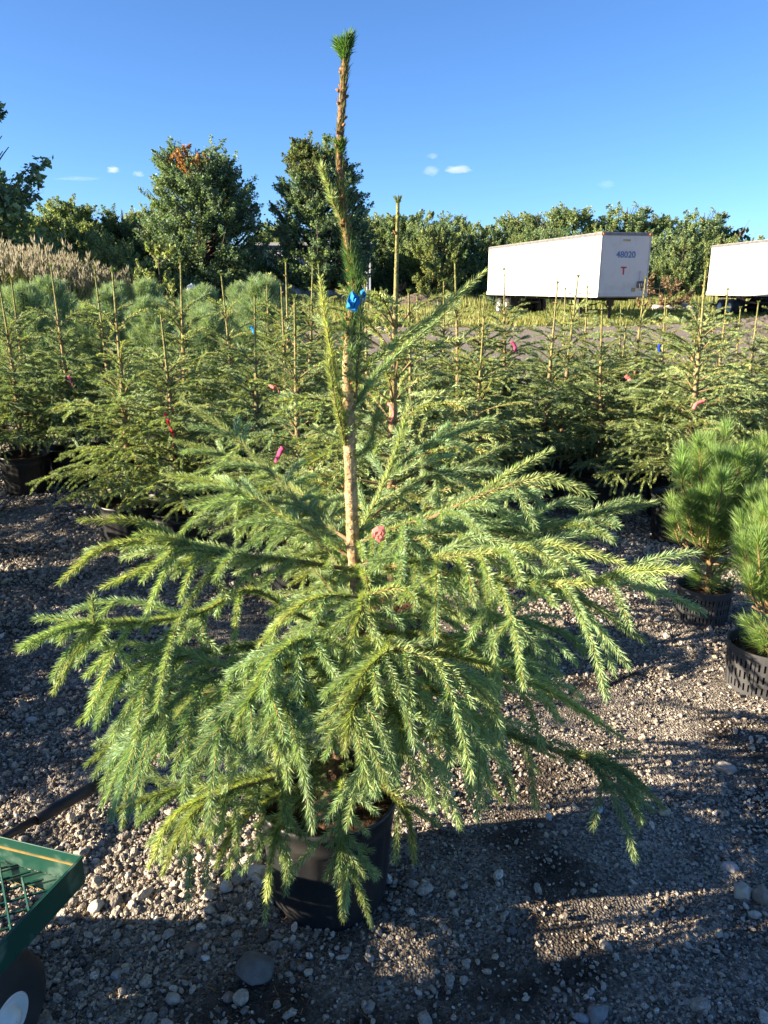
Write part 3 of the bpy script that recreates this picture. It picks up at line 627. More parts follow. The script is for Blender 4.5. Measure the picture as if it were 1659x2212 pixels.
def potted_pine(name, x, y, Yp, seed, H, wide, label, base, r, h):
    random.seed(seed); root = empty(name, (base[0], base[1], 0)); tag(root, label, 'pine tree', 'young pines in slotted pots'); slotted_pot(root, r, h)
    tb, nb = MB(), MB(); tr = curve([V(.02, 0, h - .06), V(.01, 0, h + .12), V(.0, .01, H * .6), V(.02, 0, H * .85)], 20); tb.tube(tr, np.linspace(.016, .008, 20), 8, c=(.42, .27, .13))
    tf = lambda: (V(.17, .28, .10) * random.uniform(.8, 1.2) + V(.04, .03, .0) * random.random())
    def plume(q, d, L_, nl=.095, dens=1500):
        pth = droop_path(q, d, L_, -.9, 7); tb.tube(pth, np.linspace(.0055, .004, 7), 5, c=(.36, .25, .13), cap=False)
        needles(nb, pth, dens, nl, .0019, tilt=.62, tint=tf(), up_bias=.15, s0=.22, var=.2, grow=False); needles(nb, pth[-3:], dens * 1.6, nl * .85, .0019, tilt=.36, tint=tf() * 1.1, up_bias=0, grow=False)
    for k in range(92):
        z = h + .10 + (H * .78 - h - .10) * ((k + .5) / 92); az = k * 2.4 + random.gauss(0, .3); f = (z - h) / (H - h); i = min(np.searchsorted(tr[:, 2], z), 19)
        reach = wide * (.45 + .65 * math.sin(math.pi * min(1, f * .62 + .12))) * random.uniform(.35, 1.0); el = .15 + 1.0 * f; d = V(math.cos(az) * math.cos(el), math.sin(az) * math.cos(el), math.sin(el))
        l1 = max(.03, reach - .10); q = tr[i] + d * l1; tb.tube([tr[i], tr[i] + d * l1 * .6 - V(0, 0, .01), q], [.006, .005, .0045], 5, c=(.34, .23, .12))
        plume(q - d * .04, unit(d + V(0, 0, .7)), random.uniform(.12, .2))
    for k in range(5):
        a = k * 1.3; plume(tr[-1], unit(V(math.cos(a) * .5, math.sin(a) * .5, 1.2)), .17)
    for k in range(16):                                   # wispy low needles
        a = random.random() * 6.28; q = tr[1]; plume(q + V(0, 0, random.uniform(0, .1)), unit(V(math.cos(a), math.sin(a), random.uniform(-.1, .5))), random.uniform(.06, .12), .075, 700)
    tb.build('trunk', M['bark'], root, smooth=True); nb.build('needles', M['needle'], root)
    return root
potted_pine('potted_pine', 1520, 945, 3.6, 5, .80, .34, 'bushy light green pine in a black slotted pot, whole in view', (1.645, 3.68), .125, .185)
potted_pine('potted_pine', 1640, 1080, 3.0, 6, .73, .27, 'light green pine in a slotted pot, cut by the right edge', (1.63, 2.98), .145, .20)
potted_pine('potted_pine', 1640, 1080, 3.0, 8, .73, .3, 'third light green pine in a slotted pot just beyond the right edge', (2.35, 3.35), .14, .19)

# ---------------------------------------------------------------- white pines behind the left block
def white_pine(seed, H=1.9):
    random.seed(seed); root = empty('white_pine', (0, 0, 0)); pot_mesh(.19, .165, .33, M['pot'], root); tb, nb = MB(), MB()
    tr = curve([V(0, 0, .28), V(.01, 0, 1), V(.02, 0, H - .12)], 24); tb.tube(tr, np.linspace(.02, .006, 24), 7, c=(.25, .22, .16))
    tf = lambda: V(.16, .25, .165) * random.uniform(.75, 1.3) + V(.05, .04, -.01) * random.random()
    for k in range(85):
        z = .42 + (H - .65) * (k / 85); f = (z - .42) / (H - .6); az = k * 2.4; L_ = (.72 * (1 - f) + .14) * random.uniform(.35, 1.25); el = .25 + .8 * f; d = V(math.cos(az) * math.cos(el), math.sin(az) * math.cos(el), math.sin(el))
        i = min(np.searchsorted(tr[:, 2], z), 23); pth = droop_path(tr[i], d, L_, -.25, 6); tb.tube(pth, np.linspace(.006, .003, 6), 4, c=(.25, .22, .14), cap=False)
        for q in range(2, 6):
            for sg in (-1, 1, 0):
                t = unit(pth[q] - pth[q - 1]); dd = side_dir(t, sg, .7 if sg else 0, .35); l = random.uniform(.06, .12); needles(nb, droop_path(pth[q], dd, l, -.4, 4), 330, .095, .0042, tilt=.75, tint=tf(), up_bias=.1, grow=False)
    for k in range(4): needles(nb, curve([tr[-1], tr[-1] + V(0, 0, .16)], 4), 420, .08, .003, tilt=.5, tint=tf(), up_bias=0)
    tb.build('trunk', M['bark'], root, smooth=True); nb.build('needles', M['needle'], root); return root
wp = [white_pine(31), white_pine(32)]
WPL = ['feathery blue green white pine beside the plume topped reeds', 'feathery white pine at the far left behind the dark spruces', 'feathery white pine left of the yellow green bush', 'feathery white pine under the orange topped maple']
cnt = 0
for r_, Y in enumerate((8.4, 9.7, 11.0, 12.5)):
    for c_ in range(14):
        x = -(.36 * Y) + .25 - (8 - c_) * .0 + (c_ - 7) * .66 + random.uniform(-.1, .1) - .3 + r_ * .1
        if x > -.13 * Y or x < -.62 * Y: continue
        o = wp[cnt % 2] if cnt < 2 else copy_tree(wp[cnt % 2]); s = random.uniform(.66, .92); o.location = (x, Y, 0); o.scale = (s, s, s); o.rotation_euler = (0, 0, random.random() * 6.28)
        tag(o, 'feathery blue green white pine in the massed rows behind the left spruces', 'pine tree', 'white pines massed behind the left spruces'); cnt += 1

# ---------------------------------------------------------------- broadleaf trees
def leaf_quads(mb, p, d, size, tint, var=.22):
    n = len(p); nrm = unit(rng.normal(0, 1, (n, 3)) * .8 + V(0, 0, .6)); a = unit(np.cross(nrm, d + rng.normal(0, .4, (n, 3)))); b = unit(np.cross(a, nrm)); s = size * (1 + rng.normal(0, .25, (n, 1)))
    v = np.stack([p - b * s * .5, p + a * s * .38, p + b * s * .62, p - a * s * .38], 1).reshape(-1, 3); f = np.arange(n)[:, None] * 4 + np.arange(4)[None]
    c = np.asarray(tint) * (1 + rng.normal(0, var, (n, 1))) * (1 + rng.normal(0, .05, (n, 3))); mb.add(v, f, np.repeat(np.clip(c, .005, 1), 4, 0))
def leafy_tree(name, H, base, wide, shape, nspray, leaf, per, tints, seed, patchf=None, spread=.5, up=.9, trunk_r=.03, gaps=.0, spiky=1.0):
    """shape(f) = crown radius factor at height fraction f; sprays of leaves grow outward from the limbs"""
    global rng; keep = rng; rng = np.random.default_rng(seed); random.seed(seed)
    root = empty(name, (0, 0, 0)); tb, lb = MB(), MB(); tr = curve([V(0, 0, -.1), V(.01 * H, 0, H * .3), V(-.01 * H, .01 * H, H * .6), V(0, 0, H * .93)], 30)
    tb.tube(tr, np.linspace(H * trunk_r, H * .003, 30) * (1 + .5 * np.exp(-np.linspace(0, 30, 30))), 9)
    limbs = []
    for k in range(int(nspray / 7)):
        f = base + (1 - base) * (.02 + .92 * random.random() ** 1.1); az = random.random() * 6.28; ff = (f - base) / (1 - base); i0 = max(int((f - (.10 + .22 * (1 - ff))) * 29 / .93), int(base * 22)); i0 = min(max(i0, 0), 29)
        rr = wide * shape(ff) * random.uniform(.70, 1.05); tip = V(math.cos(az) * rr, math.sin(az) * rr, f * H); p0 = tr[i0]; mid = (p0 + tip) / 2 + V(math.cos(az), math.sin(az), 0) * rr * .12 - V(0, 0, .02 * H)
        l = curve([p0, mid, tip], 12); tb.tube(l, np.linspace(H * .0075, H * .0016, 12), 5, cap=False); limbs.append((l, az, ff))
    if gaps: limbs = [l for l in limbs if math.sin(l[1] * 3 + l[2] * 9 + seed) > -1 + gaps]
    for k in range(nspray):
        l, az, ff = limbs[k % len(limbs)]; s = random.uniform(.35, 1.0); i = min(int(s * 11), 10); p0 = l[i]; az2 = az + random.gauss(0, 1.1); d = unit(V(math.cos(az2) * spread, math.sin(az2) * spread, up * (.35 + .65 * ff) + random.gauss(0, .25)))
        L_ = wide * .30 * random.uniform(.6, 1.3) * spiky; pts = curve([p0, p0 + d * L_ * .5 + V(0, 0, -.02 * L_), p0 + unit(d + V(0, 0, .25)) * L_], 8)
        tb.tube(pts[::3], [H * .0014, H * .001, H * .0006], 3, cap=False)
        t = rng.random(per) ** .8; x = t * 6.99; ii = x.astype(int); q = pts[ii] + (pts[ii + 1] - pts[ii]) * (x - ii)[:, None] + rng.normal(0, 1, (per, 3)) * (L_ * .20 * (1.15 - t))[:, None]
        ti = tints[random.randrange(len(tints))]
        if patchf: ti = patchf(q.mean(0), ti)
        leaf_quads(lb, q, np.broadcast_to(d, (per, 3)), leaf, np.array(ti) * random.uniform(.8, 1.2))
    tb.build('trunk', M['far_bark'], root, smooth=True); lb.build('crown', M['leaf'], root); rng = keep; return root
maple_shape = lambda f: min(1, .85 + f) * math.sqrt(max(0.0, 1 - f ** 2.0)) * 1.06
DG = [(.13, .20, .115), (.18, .245, .115), (.12, .185, .12)]; MG = [(.19, .25, .115), (.24, .29, .125), (.16, .23, .115)]; YG = [(.22, .26, .10), (.26, .29, .11), (.19, .24, .10)]
def orange(q, t):
    c = V(-.3, -2.0, 12.9)
    return (.36, .18, .08) if np.linalg.norm((q - c) / V(1.7, 3.5, 1.7)) < 1 and random.random() < .5 else t
TD = 78.0
A = leafy_tree('maple_tree', 14.9, .13, 6.3, maple_shape, 1900, .17, 78, DG, 41, orange, spread=1.1, up=.4, spiky=.7); bp_ = P(447, 640, TD); A.location = (bp_[0], TD, 0)
tag(A, 'large round maple with an orange patch at its top, left of the bare leader', 'tree')
def pale(q, t): return (.13, .16, .06) if q[2] > 11.5 and q[0] < .5 and random.random() < .8 else t
B = leafy_tree('maple_tree', 15.4, .16, 5.2, maple_shape, 1700, .17, 78, DG, 42, pale, spread=1.1, up=.4, spiky=.7); bp_ = P(697, 640, TD); B.location = (bp_[0], TD, 0)
tag(B, 'large maple with a pale top, right behind the bare leader of the big spruce', 'tree')
wood_shape = lambda f: .55 + .6 * math.sin(math.pi * min(1, max(0, f)) ** .8) if f < .97 else .35
tall_shape = lambda f: .35 + .75 * math.sin(math.pi * min(1, max(0, f * .9 + .08)))
T1 = leafy_tree('woodland_tree', 11.0, .05, 3.6, wood_shape, 600, .17, 88, DG + MG[:1], 51, spread=.8)
T2 = leafy_tree('woodland_tree', 12.0, .14, 3.2, tall_shape, 500, .17, 84, MG, 52, spread=1.1, up=.35, gaps=.3, spiky=1.2)
T3 = leafy_tree('woodland_tree', 10.0, .05, 3.5, wood_shape, 600, .17, 88, MG + YG[:1], 53, spread=.8)
T4 = leafy_tree('woodland_tree', 12.0, .25, 3.1, tall_shape, 400, .17, 80, DG + MG, 54, spread=1.2, up=.3, gaps=.6, spiky=1.3)
T5 = leafy_tree('woodland_tree', 9.0, .04, 3.6, wood_shape, 600, .17, 88, YG + MG, 55, spread=.8)
TP = [T1, T2, T3, T4, T5]; tu = [False] * 5
# (tip x, tip y, distance, proto, label)
WT = [
 (20, 440, 70, 2, 'tree with a touch of orange behind the reeds at the far left'), (75, 452, 75, 0, 'dark tree behind the reeds, second from the left'),
 (140, 412, 82, 1, 'tall airy light green tree rising above the left wood'), (122, 455, 74, 4, 'yellow green tree in front of the tall airy one on the left'),
 (192, 440, 84, 3, 'brownish thin topped tree left of the orange topped maple'), (185, 470, 76, 2, 'olive bushy tree between the reeds and the maple'),
 (232, 500, 62, 4, 'olive green conifer shaped tree right of the reeds'), (262, 434, 84, 3, 'airy round headed tree close left of the orange topped maple'),
 (300, 440, 86, 4, 'yellow green tree touching the left side of the orange topped maple'), (335, 470, 84, 0, 'dark tree behind the left edge of the orange topped maple'),
 (590, 490, 96, 2, 'tree seen in the gap between the two maples'), (620, 478, 100, 4, 'yellowish tree behind the left side of the pale topped maple'),
 (800, 452, 98, 0, 'dark tree at the right shoulder of the pale topped maple'), (830, 446, 96, 1, 'tree behind the tall spruce leader'),
 (862, 455, 95, 0, 'dark tree just right of the tall spruce leader'), (888, 448, 97, 2, 'round topped tree second to the right of the tall spruce leader'),
 (925, 466, 93, 0, 'broad dark tree between the spruce leader and the rounded tall tree'), (968, 448, 97, 3, 'round headed tree standing out left of the dip in the wood'),
 (945, 480, 90, 4, 'lighter green bushy tree in front of the round headed one'), (1000, 490, 92, 0, 'low tree at the left of the dip in the wood'),
 (1035, 470, 94, 2, 'tree just right of the dip in the wood'), (1075, 478, 93, 0, 'dark tree above the far end of the first trailer'),
 (1122, 443, 102, 1, 'pale tall tree above the rear half of the first trailer'), (1145, 500, 90, 4, 'bright yellow green bush top above the trailer roof'),
 (1177, 446, 99, 3, 'grey green open tree above the middle of the first trailer'), (1244, 427, 98, 1, 'tall dense dark tree above the front of the first trailer'),
 (1205, 480, 92, 0, 'dark low tree behind the middle of the trailer roof'), (1310, 470, 97, 2, 'low tree behind the front edge of the trailer roof'),
 (1358, 427, 98, 3, 'widest tall tree above the trailer nose'), (1420, 448, 97, 1, 'narrow tall tree just right of the trailer nose'),
 (1405, 500, 88, 0, 'dark tree behind the right corner of the trailer nose'), (1452, 500, 86, 0, 'dark tree between the two trailers'),
 (1480, 510, 84, 2, 'bushy tree with yellowing leaves at the left end of the second trailer'), (1525, 440, 96, 3, 'tall open branched tree above the end of the second trailer'),
 (1490, 480, 94, 0, 'dark tree below the tall open branched tree'), (1560, 500, 92, 2, 'low tree behind the roof of the second trailer'),
 (1605, 512, 84, 4, 'bright yellow leaved tree over the roof of the second trailer'), (1655, 505, 92, 2, 'tree at the right edge over the second trailer'),
]
for (x, y, D, k, lab) in WT:
    tp_ = P(x, y, D); H0 = (11, 12, 10, 12, 9)[k]; s = tp_[2] / (H0 * 1.02); o = TP[k] if not tu[k] else copy_tree(TP[k]); tu[k] = True
    o.location = (tp_[0], D, 0); o.scale = (s * random.uniform(.9, 1.15),) * 2 + (s,); o.rotation_euler = (0, 0, random.random() * 6.28); tag(o, lab, 'tree', 'trees of the wood behind the field')
def undergrowth():
    global rng; lb = MB(); n = 150000; x = rng.uniform(-62, 75, n); y = rng.uniform(95, 112, n); y = np.where(x < -30, y - 22, y); top = 6.2 + 1.4 * np.sin(x * .35) + .9 * np.sin(x * .9 + 2) + .5 * np.sin(x * 2.1); z = rng.random(n) ** .8 * top
    leaf_quads(lb, np.stack([x, y, z], -1), V(0, 0, 1.), .5, (.07, .12, .06), .35); o = lb.build('woodland', M['leaf']); tag(o, 'dark undergrowth filling the wood behind the field', 'undergrowth', kind='stuff')
undergrowth()
# big tree at the left edge
LT = leafy_tree('oak_tree', 13.5, .10, 5.0, lambda f: .45 + .75 * (1 - min(f, 1)) ** .6 + .15 * math.sin(f * 17), 1100, .26, 36, DG + MG[:1], 61, spread=1.0, up=.5, gaps=.45)
LT.location = (-32.6, 59, 0); LT.scale = (1.4, 1.4, 1.38); tag(LT, 'big dark oak reaching in from the left edge, taller than the wood', 'tree')
# dead snag and thin tree at the right
def snag():
    tb = MB(); random.seed(5); root = empty('dead_tree', (0, 0, 0)); tr = curve([V(0, 0, 0), V(.05, 0, 5), V(0, 0, 10.6)], 14); tb.tube(tr, np.linspace(.2, .04, 14), 7)
    for k in range(16):
        i = random.randrange(8, 14); a = random.random() * 6.28; L_ = random.uniform(.8, 1.8); d = V(math.cos(a) * .5, math.sin(a) * .5, 1); tb.tube(curve([tr[i], tr[i] + d * L_ * .5, tr[i] + d * L_ + V(0, 0, .3)], 6), np.linspace(.05, .015, 6), 4)
    tb.build('trunk', M['far_bark'], root); p = P(1601, 500, 90); root.location = (p[0], 90, 0); root.scale = (1, 1, P(1601, 478, 90)[2] / 12.2); tag(root, 'bare grey snag poking up over the second trailer', 'dead tree')
snag()
# bushes on the field
def bush(name, x, y, Y, H, tints, label, seed, wide=1.2, leaf=.11, n=150):
    o = leafy_tree(name, H, .02, wide, lambda f: .5 + .7 * math.sin(math.pi * min(1, f * .8 + .2)), n, leaf, 26, tints, seed, spread=.6, up=1.0, trunk_r=.012)
    p = P(x, y, Y); o.location = (p[0], Y, 0); tag(o, label, 'bush'); return o
bush('poplar_sapling', 350, 640, 33, P(350, 515, 33)[2], YG, 'pale yellow green sapling in front of the orange topped maple', 71, 1.0, .13, 220)
bush('field_bush', 318, 640, 31, 2.3, YG, 'low yellow green bush at the left foot of the pale sapling', 72, .9, .12, 120)
bush('field_bush', 562, 640, 33, P(562, 592, 33)[2], YG, 'pale leafy bush right of the small white tank', 73, 1.0, .12, 150)
bush('field_bush', 602, 640, 34, P(602, 600, 34)[2], YG, 'yellow green bush in front of the white warehouse', 74, 1.0, .12, 150)
bush('field_bush', 795, 640, 38, 2.2, MG, 'small green bush on the field right of the pale topped maple', 75, 1.1, .12, 110)
bush('dry_bush', 1425, 640, 57, 2.3, [(.23, .16, .10), (.18, .14, .08)], 'dry brown bush between the two trailers', 76, 2.0, .14, 160)
bush('dry_bush', 868, 640, 60, 2.4, [(.2, .14, .10), (.16, .11, .08)], 'small reddish dead bush left of the dirt mound', 77, .5, .12, 60)

# reeds
def reeds():
    lb = MB(); n = 2600; x = rng.uniform(-15.5, -8.2, n); y = rng.uniform(21, 27, n); H = 2.42 + rng.normal(0, .22, n) - np.clip((x + 10.2) / 2.0, 0, 1) * .75; d = rng.normal(0, .10, (n, 2)); base = np.stack([x, y, x * 0], -1); tip = base + np.stack([d[:, 0], d[:, 1], H], -1)
    wv = V(.012, .004, 0); v = np.stack([base - wv, base + wv, tip + wv * .5, tip - wv * .5], 1).reshape(-1, 3); f = np.arange(n)[:, None] * 4 + np.arange(4)[None]; lb.add(v, f, (.17, .17, .07))
    for k in range(9):                           # leaves
        t = rng.uniform(.25, .85, (n, 1)); p = base + (tip - base) * t; a = rng.random(n) * 6.28; dd = np.stack([np.cos(a), np.sin(a), rng.uniform(.1, .9, n)], -1) * rng.uniform(.25, .45, (n, 1)); ww = np.cross(dd, V(0, 0, 1.)); ww = unit(ww) * .017
        v = np.stack([p - ww, p + ww, p + dd + ww * .2, p + dd - ww * .2], 1).reshape(-1, 3); lb.add(v, f, np.repeat(np.clip(V(.11, .14, .055) * (1 + rng.normal(0, .3, (n, 1))), .01, 1), 4, 0))
    s = rng.random(n) < .8; p = tip[s]; m = len(p); fm = np.arange(m)[:, None] * 4 + np.arange(4)[None]
    for k in range(7):
        a = rng.random(m) * 6.28; l = rng.uniform(.12, .3, (m, 1)); dd = np.stack([np.cos(a) * .28, np.sin(a) * .28, np.full(m, .9)], -1) * l; st = p - V(0, 0, .16) + rng.normal(0, .02, (m, 3)); ww = unit(np.cross(dd, V(.3, .8, .1))) * .018
        v = np.stack([st - ww * .4, st + dd * .5 - ww, st + dd, st + dd * .5 + ww], 1).reshape(-1, 3); lb.add(v, fm, np.repeat(np.clip(V(.20, .18, .12) * (1 + rng.normal(0, .2, (m, 1))), .01, 1), 4, 0))
    o = lb.build('reeds', M['leaf']); tag(o, 'tall reed bed with purplish brown plumes at the left', 'reeds', kind='stuff')
reeds()
# field grass
def grass():
    lb = MB(); n = 150000; u = rng.random(n); y = 33.5 * (90 / 33.5) ** u; x = rng.uniform(-.62, .62, n) * y * 1.05; e = np.interp(x, fx, fe); k = (y > e + rng.normal(0, .6, n)); nn = np.sin(x * .5 + np.sin(y * .3) * 2) + .7 * np.sin(x * 1.7 + y * .6)
    k &= rng.random(n) < np.clip(.75 + .3 * nn, .2, 1) * np.clip((y - e) / 4 + .35, 0, 1); x, y, nn = x[k], y[k], nn[k]; n = len(x); H = (.38 + .12 * nn + rng.normal(0, .1, n)).clip(.12) * np.where(y > 55, 1.5, 1.0) * np.where((x > 3) & (y < 56), .55, 1); wd = .006 + .0009 * y
    a = rng.random(n) * 3.14; base = np.stack([x, y, x * 0], -1); lean = rng.normal(0, .12, (n, 3)) * V(1, 1, 0); wv = np.stack([np.cos(a) * wd, np.sin(a) * wd, a * 0], -1); tip = base + lean + H[:, None] * V(0, 0, 1.)
    mid = (base + tip) / 2 + wv * .2; v = np.stack([base - wv, base + wv, tip, mid - wv], 1).reshape(-1, 3); f = np.arange(n)[:, None] * 4 + np.arange(4)[None]
    m = np.clip(.5 + .35 * np.sin(x * .23 + 1) + .3 * np.sin(y * .21 + x * .1) + rng.normal(0, .25, n), 0, 1)[:, None]; c = V(.12, .155, .045) * (1 - m) + V(.23, .235, .085) * m; c = c * (1 + rng.normal(0, .18, (n, 1)))
    lb.add(v, f, np.repeat(np.clip(c, .01, 1), 4, 0)); o = lb.build('field_grass', M['leaf']); tag(o, 'yellowing tall grass and weeds on the field', 'grass', kind='stuff')
grass()

# ---------------------------------------------------------------- trailers
M['tr_white'] = mat('trailer_white', (.50, .50, .485), .6, .3, vcol=True, noise=(1.6, (.43, .42, .39), .5, .75, 8))
M['tr_dark'] = mat('trailer_steel', (.03, .03, .032), .6, .3, vcol=True, noise=(5, (.09, .055, .04), .55, .75))
M['alu'] = mat('trailer_rail', (.30, .30, .31), .5, .5, vcol=True, metal=.3, noise=(4, (.2, .19, .18), .4, .7))
M['tyre'] = mat('tyre_rubber', (.028, .028, .03), .8, .25, noise=(6, (.07, .065, .06), .45, .75))
M['rim'] = mat('wheel_rim', (.62, .62, .60), .5, .4, noise=(5, (.35, .30, .25), .5, .8))
M['red'] = mat('red_paint', (.45, .02, .03), .5); M['blue'] = mat('blue_paint', (.09, .15, .30), .5); M['amber'] = mat('amber_lens', (.6, .18, .03), .3)
def text(s, size, m, parent, name, loc, rot, ext=.004):
    c = bpy.data.curves.new(name, 'FONT'); c.body = s; c.size = size; c.extrude = ext; c.offset = size * .018; c.align_x = 'CENTER'; o0 = bpy.data.objects.new(name, c); COL.objects.link(o0)
    dg = bpy.context.evaluated_depsgraph_get(); me = bpy.data.meshes.new_from_object(o0.evaluated_get(dg)); bpy.data.objects.remove(o0); me.materials.clear(); me.materials.append(m)
    o = bpy.data.objects.new(name, me); COL.objects.link(o); o.parent = parent; o.location = loc; o.rotation_euler = rot; return o
def wheel(parent, x, y, r=.50, wd=.26, side=1):
    mb = MB(); Mx = np.array(Matrix.Translation((x, y, r)) @ Matrix.Rotation(R(90), 4, 'Y')); h = wd / 2
    mb.lathe([(r * .56, -h), (r * .62, -h - .005), (r * .93, -h + .01), (r * .985, -h + .04), (r, -h + .06), (r, h - .06), (r * .985, h - .04), (r * .93, h - .01), (r * .62, h + .005), (r * .56, h)], 40, M=Mx, ripple=lambda rr, z, th: np.where((rr > r * .97), .006 * np.sign(np.sin(th * 40)), 0))
    t = mb.build('wheel', M['tyre'], parent, smooth=True); rb = MB(); s = side
    rb.lathe([(r * .56, -s * h), (r * .54, -s * (h - .03)), (r * .50, -s * (h - .07)), (r * .30, -s * (h - .10)), (r * .28, -s * (h - .02)), (r * .14, -s * (h + .03)), (.004, -s * (h + .035))], 32, M=Mx); rb.build('rim', M['rim'], t, smooth=True)
def trailer(label, loc, rz, L_=14.6, W=2.6, tint=(1, 1, 1), nose=True):
    """origin at the near-left bottom corner on the ground; +y runs to the rear, +x to the right side"""
    root = empty('semi_trailer', loc, rz); tag(root, label, 'trailer', 'white box trailers parked on the yard'); z0, z1 = 1.18, 4.08
    mb = MB(); mb.box((.02, .03, z0 + .22), (W - .02, L_ - .03, z1 - .13), c=tint)
    rngl = np.random.default_rng(3)
    for k in range(12): y = .1 + k * (L_ - .2) / 12; mb.box((.012, y, z0 + .23), (.0185, y + .035, z1 - .14), c=np.array(tint) * .80)
    mb.build('body', M['tr_white'], root)
    rb = MB(); g = (.55, .55, .55)
    rb.box((0, .0, z1 - .13), (W, L_, z1), c=g); rb.box((.03, .02, z1), (W - .03, L_ - .02, z1 + .02), c=(1.2, 1.2, 1.2)); rb.build('roof_rail', M['alu'], root)
    sb = MB(); sb.box((-.01, -.01, z0), (W + .01, L_ + .01, z0 + .22), c=np.array(tint) * .93); sb.box((-.015, -.014, z0), (W + .015, .0, z0 + .05), c=(.4, .36, .3))
    sb.build('side_rail', M['tr_white'], root)
    if nose:
        nb_ = MB()
        for x0, x1 in ((.14, .78), (.98, 1.62), (1.82, 2.46)): nb_.box((x0, .026, z0 + .30), (x1, .0285, z1 - .16), c=np.array(tint) * .98)
        for x0 in (.03, W - .09): nb_.box((x0, .021, z0 + .225), (x0 + .06, .0288, z1 - .135), c=(.75, .75, .75))
        nb_.build('front_panel', M['tr_white'], root)
        text('48020', .40, M['blue'], root, 'number', (1.32, .018, 2.98), (R(90), 0, 0)); text('T', .50, M['red'], root, 'letter', (1.26, .018, 2.22), (R(90), 0, 0))
        pb = MB(); pb.box((1.12, .012, 3.70), (1.50, .024, 3.79), c=(10, 9, 4)); pb.box((1.75, .012, 1.45), (1.95, .024, 1.62), c=(9, 8, 4)); pb.build('placard', M['tr_dark'], root)
        gb = MB(); gb.box((2.0, -.04, 1.62), (2.38, .024, 1.92), c=(3, 3, 3), bev=.02); gb.box((2.12, -.03, 1.95), (2.24, .024, 2.4), c=(14, 14, 14), bev=.01)
        for k in range(3): gb.tube(curve([(2.08 + k * .11, -.1, 1.8), (2.06 + k * .11, -.2, 1.66), (2.1 + k * .1, -.12, 1.5)], 6), .022, 6, c=(2, 2, 2))
        gb.build('hose_box', M['tr_dark'], root); ab = MB()
        for x in (.05, W - .15): ab.box((x, -.05, z1 - .10), (x + .10, -.005, z1 - .02))
        ab.build('marker_lamp', M['amber'], root)
    mk = MB()
    for k in range(14): y = .6 + k * (L_ - 1.2) / 13; mk.box((-.016, y, z0 + .145), (-.011, y + .30, z0 + .195), m=0); 
    mk.build('reflector_tape', M['red'], root)
    cb = MB()                                     # chassis
    for x in (.75, W - .85): cb.box((x, .4, z0 - .16), (x + .10, L_ - .1, z0 - .003))
    for k in range(9): y = .8 + k * 1.55; cb.box((.1, y, z0 - .10), (W - .1, y + .06, z0 - .004))
    cb.box((.3, L_ - .35, .55), (W - .3, L_ - .28, .65)); cb.box((.35, L_ - .34, .6), (.42, L_ - .27, z0 - .005)); cb.box((W - .42, L_ - .34, .6), (W - .35, L_ - .27, z0 - .005))
    for y in (L_ - 3.1, L_ - 1.85): cb.tube([(.25, y, .5), (W - .25, y, .5)], .07, 8); cb.box((.72, y - .45, .68), (.90, y + .45, .76)); cb.box((W - .9, y - .45, .68), (W - .72, y + .45, .76))
    cb.box((.6, L_ - 3.9, .72), (W - .6, L_ - 1.1, .84)); cb.build('chassis', M['tr_dark'], root)
    for y in (L_ - 3.1, L_ - 1.85):
        for x, sd_ in ((.18, 1), (.50, 1), (W - .50, -1), (W - .18, -1)): wheel(root, x, y, side=sd_)
    fb = MB(); fb.box((.06, L_ - 3.85, .25), (.62, L_ - 3.83, z0 - .02)); fb.build('mud_flap', M['tyre'], root)
    for x in (.42, W - .54):
        lg = MB(); lg.box((x, 2.5, .14), (x + .12, 2.62, z0 - .002)); lg.box((x - .08, 2.44, .004), (x + .20, 2.68, .03)); lg.tube([(x + .06, 2.56, .03), (x + .06, 2.56, .16)], .035, 8)
        lg.tube([(x + .06, 2.56, .5), (x + .06, 3.7, z0 - .02)], .03, 6); lg.box((x - .1, 2.47, z0 - .45), (x + .22, 2.65, z0 - .003)); lg.build('landing_leg', M['tr_dark'], root)
    lb = MB(); lb.tube([(.48, 2.56, .55), (W - .48, 2.56, .55)], .03, 6); lb.tube([(.5, 2.56, .6), (W - .5, 2.56, z0 - .1)], .022, 6); lb.tube([(.5, 3.9, z0 - .4), (W - .5, 3.9, z0 - .4)], .03, 6); lb.build('leg_brace', M['tr_dark'], root)
    return root
t1 = trailer('white box trailer marked 48020 with a red T on its blue shaded nose', (10.05, 37.6, 0), R(13.4))
t2 = trailer('cream white box trailer cut by the right edge, behind the dirt pile', (20.7, 35.2, 0), R(2.5), tint=(1.06, 1.04, .93), nose=False)

# ---------------------------------------------------------------- warehouse, tank, mounds, rocks
def warehouse():
    root = empty('warehouse', (0, 0, 0)); tag(root, 'long low white warehouse showing between the two maples', 'building'); a = P(545, 600, 88); b = P(722, 600, 88); m = mat('white_cladding', (.72, .74, .78), .5, .4, noise=(.6, (.6, .62, .66), .4, .7)); h = P(600, 524, 88)[2]
    mb = MB(); mb.box((a[0], 88, 0), (b[0] + 4, 93, h - .3)); 
    for k in range(30): x = a[0] + k * (b[0] + 4 - a[0]) / 30; mb.box((x, 87.96, .1), (x + .08, 88, h - .35))
    mb.build('wall', m, root); rb = MB(); rb.box((a[0] - .3, 87.7, h - .3), (b[0] + 4.3, 93.3, h)); rb.build('roof', mat('roof_sheet', (.45, .47, .5), .5, .4, noise=(1, (.38, .4, .42), .4, .7)), root)
    for k in range(3):
        x = a[0] + 2 + k * 3.4; db = MB(); db.box((x, 87.9, .004), (x + 2.4, 87.955, 3.0)); db.build('loading_door', mat('door_grey', (.3, .32, .35), .6, noise=(2, (.25, .27, .3), .4, .7)), root)
warehouse()
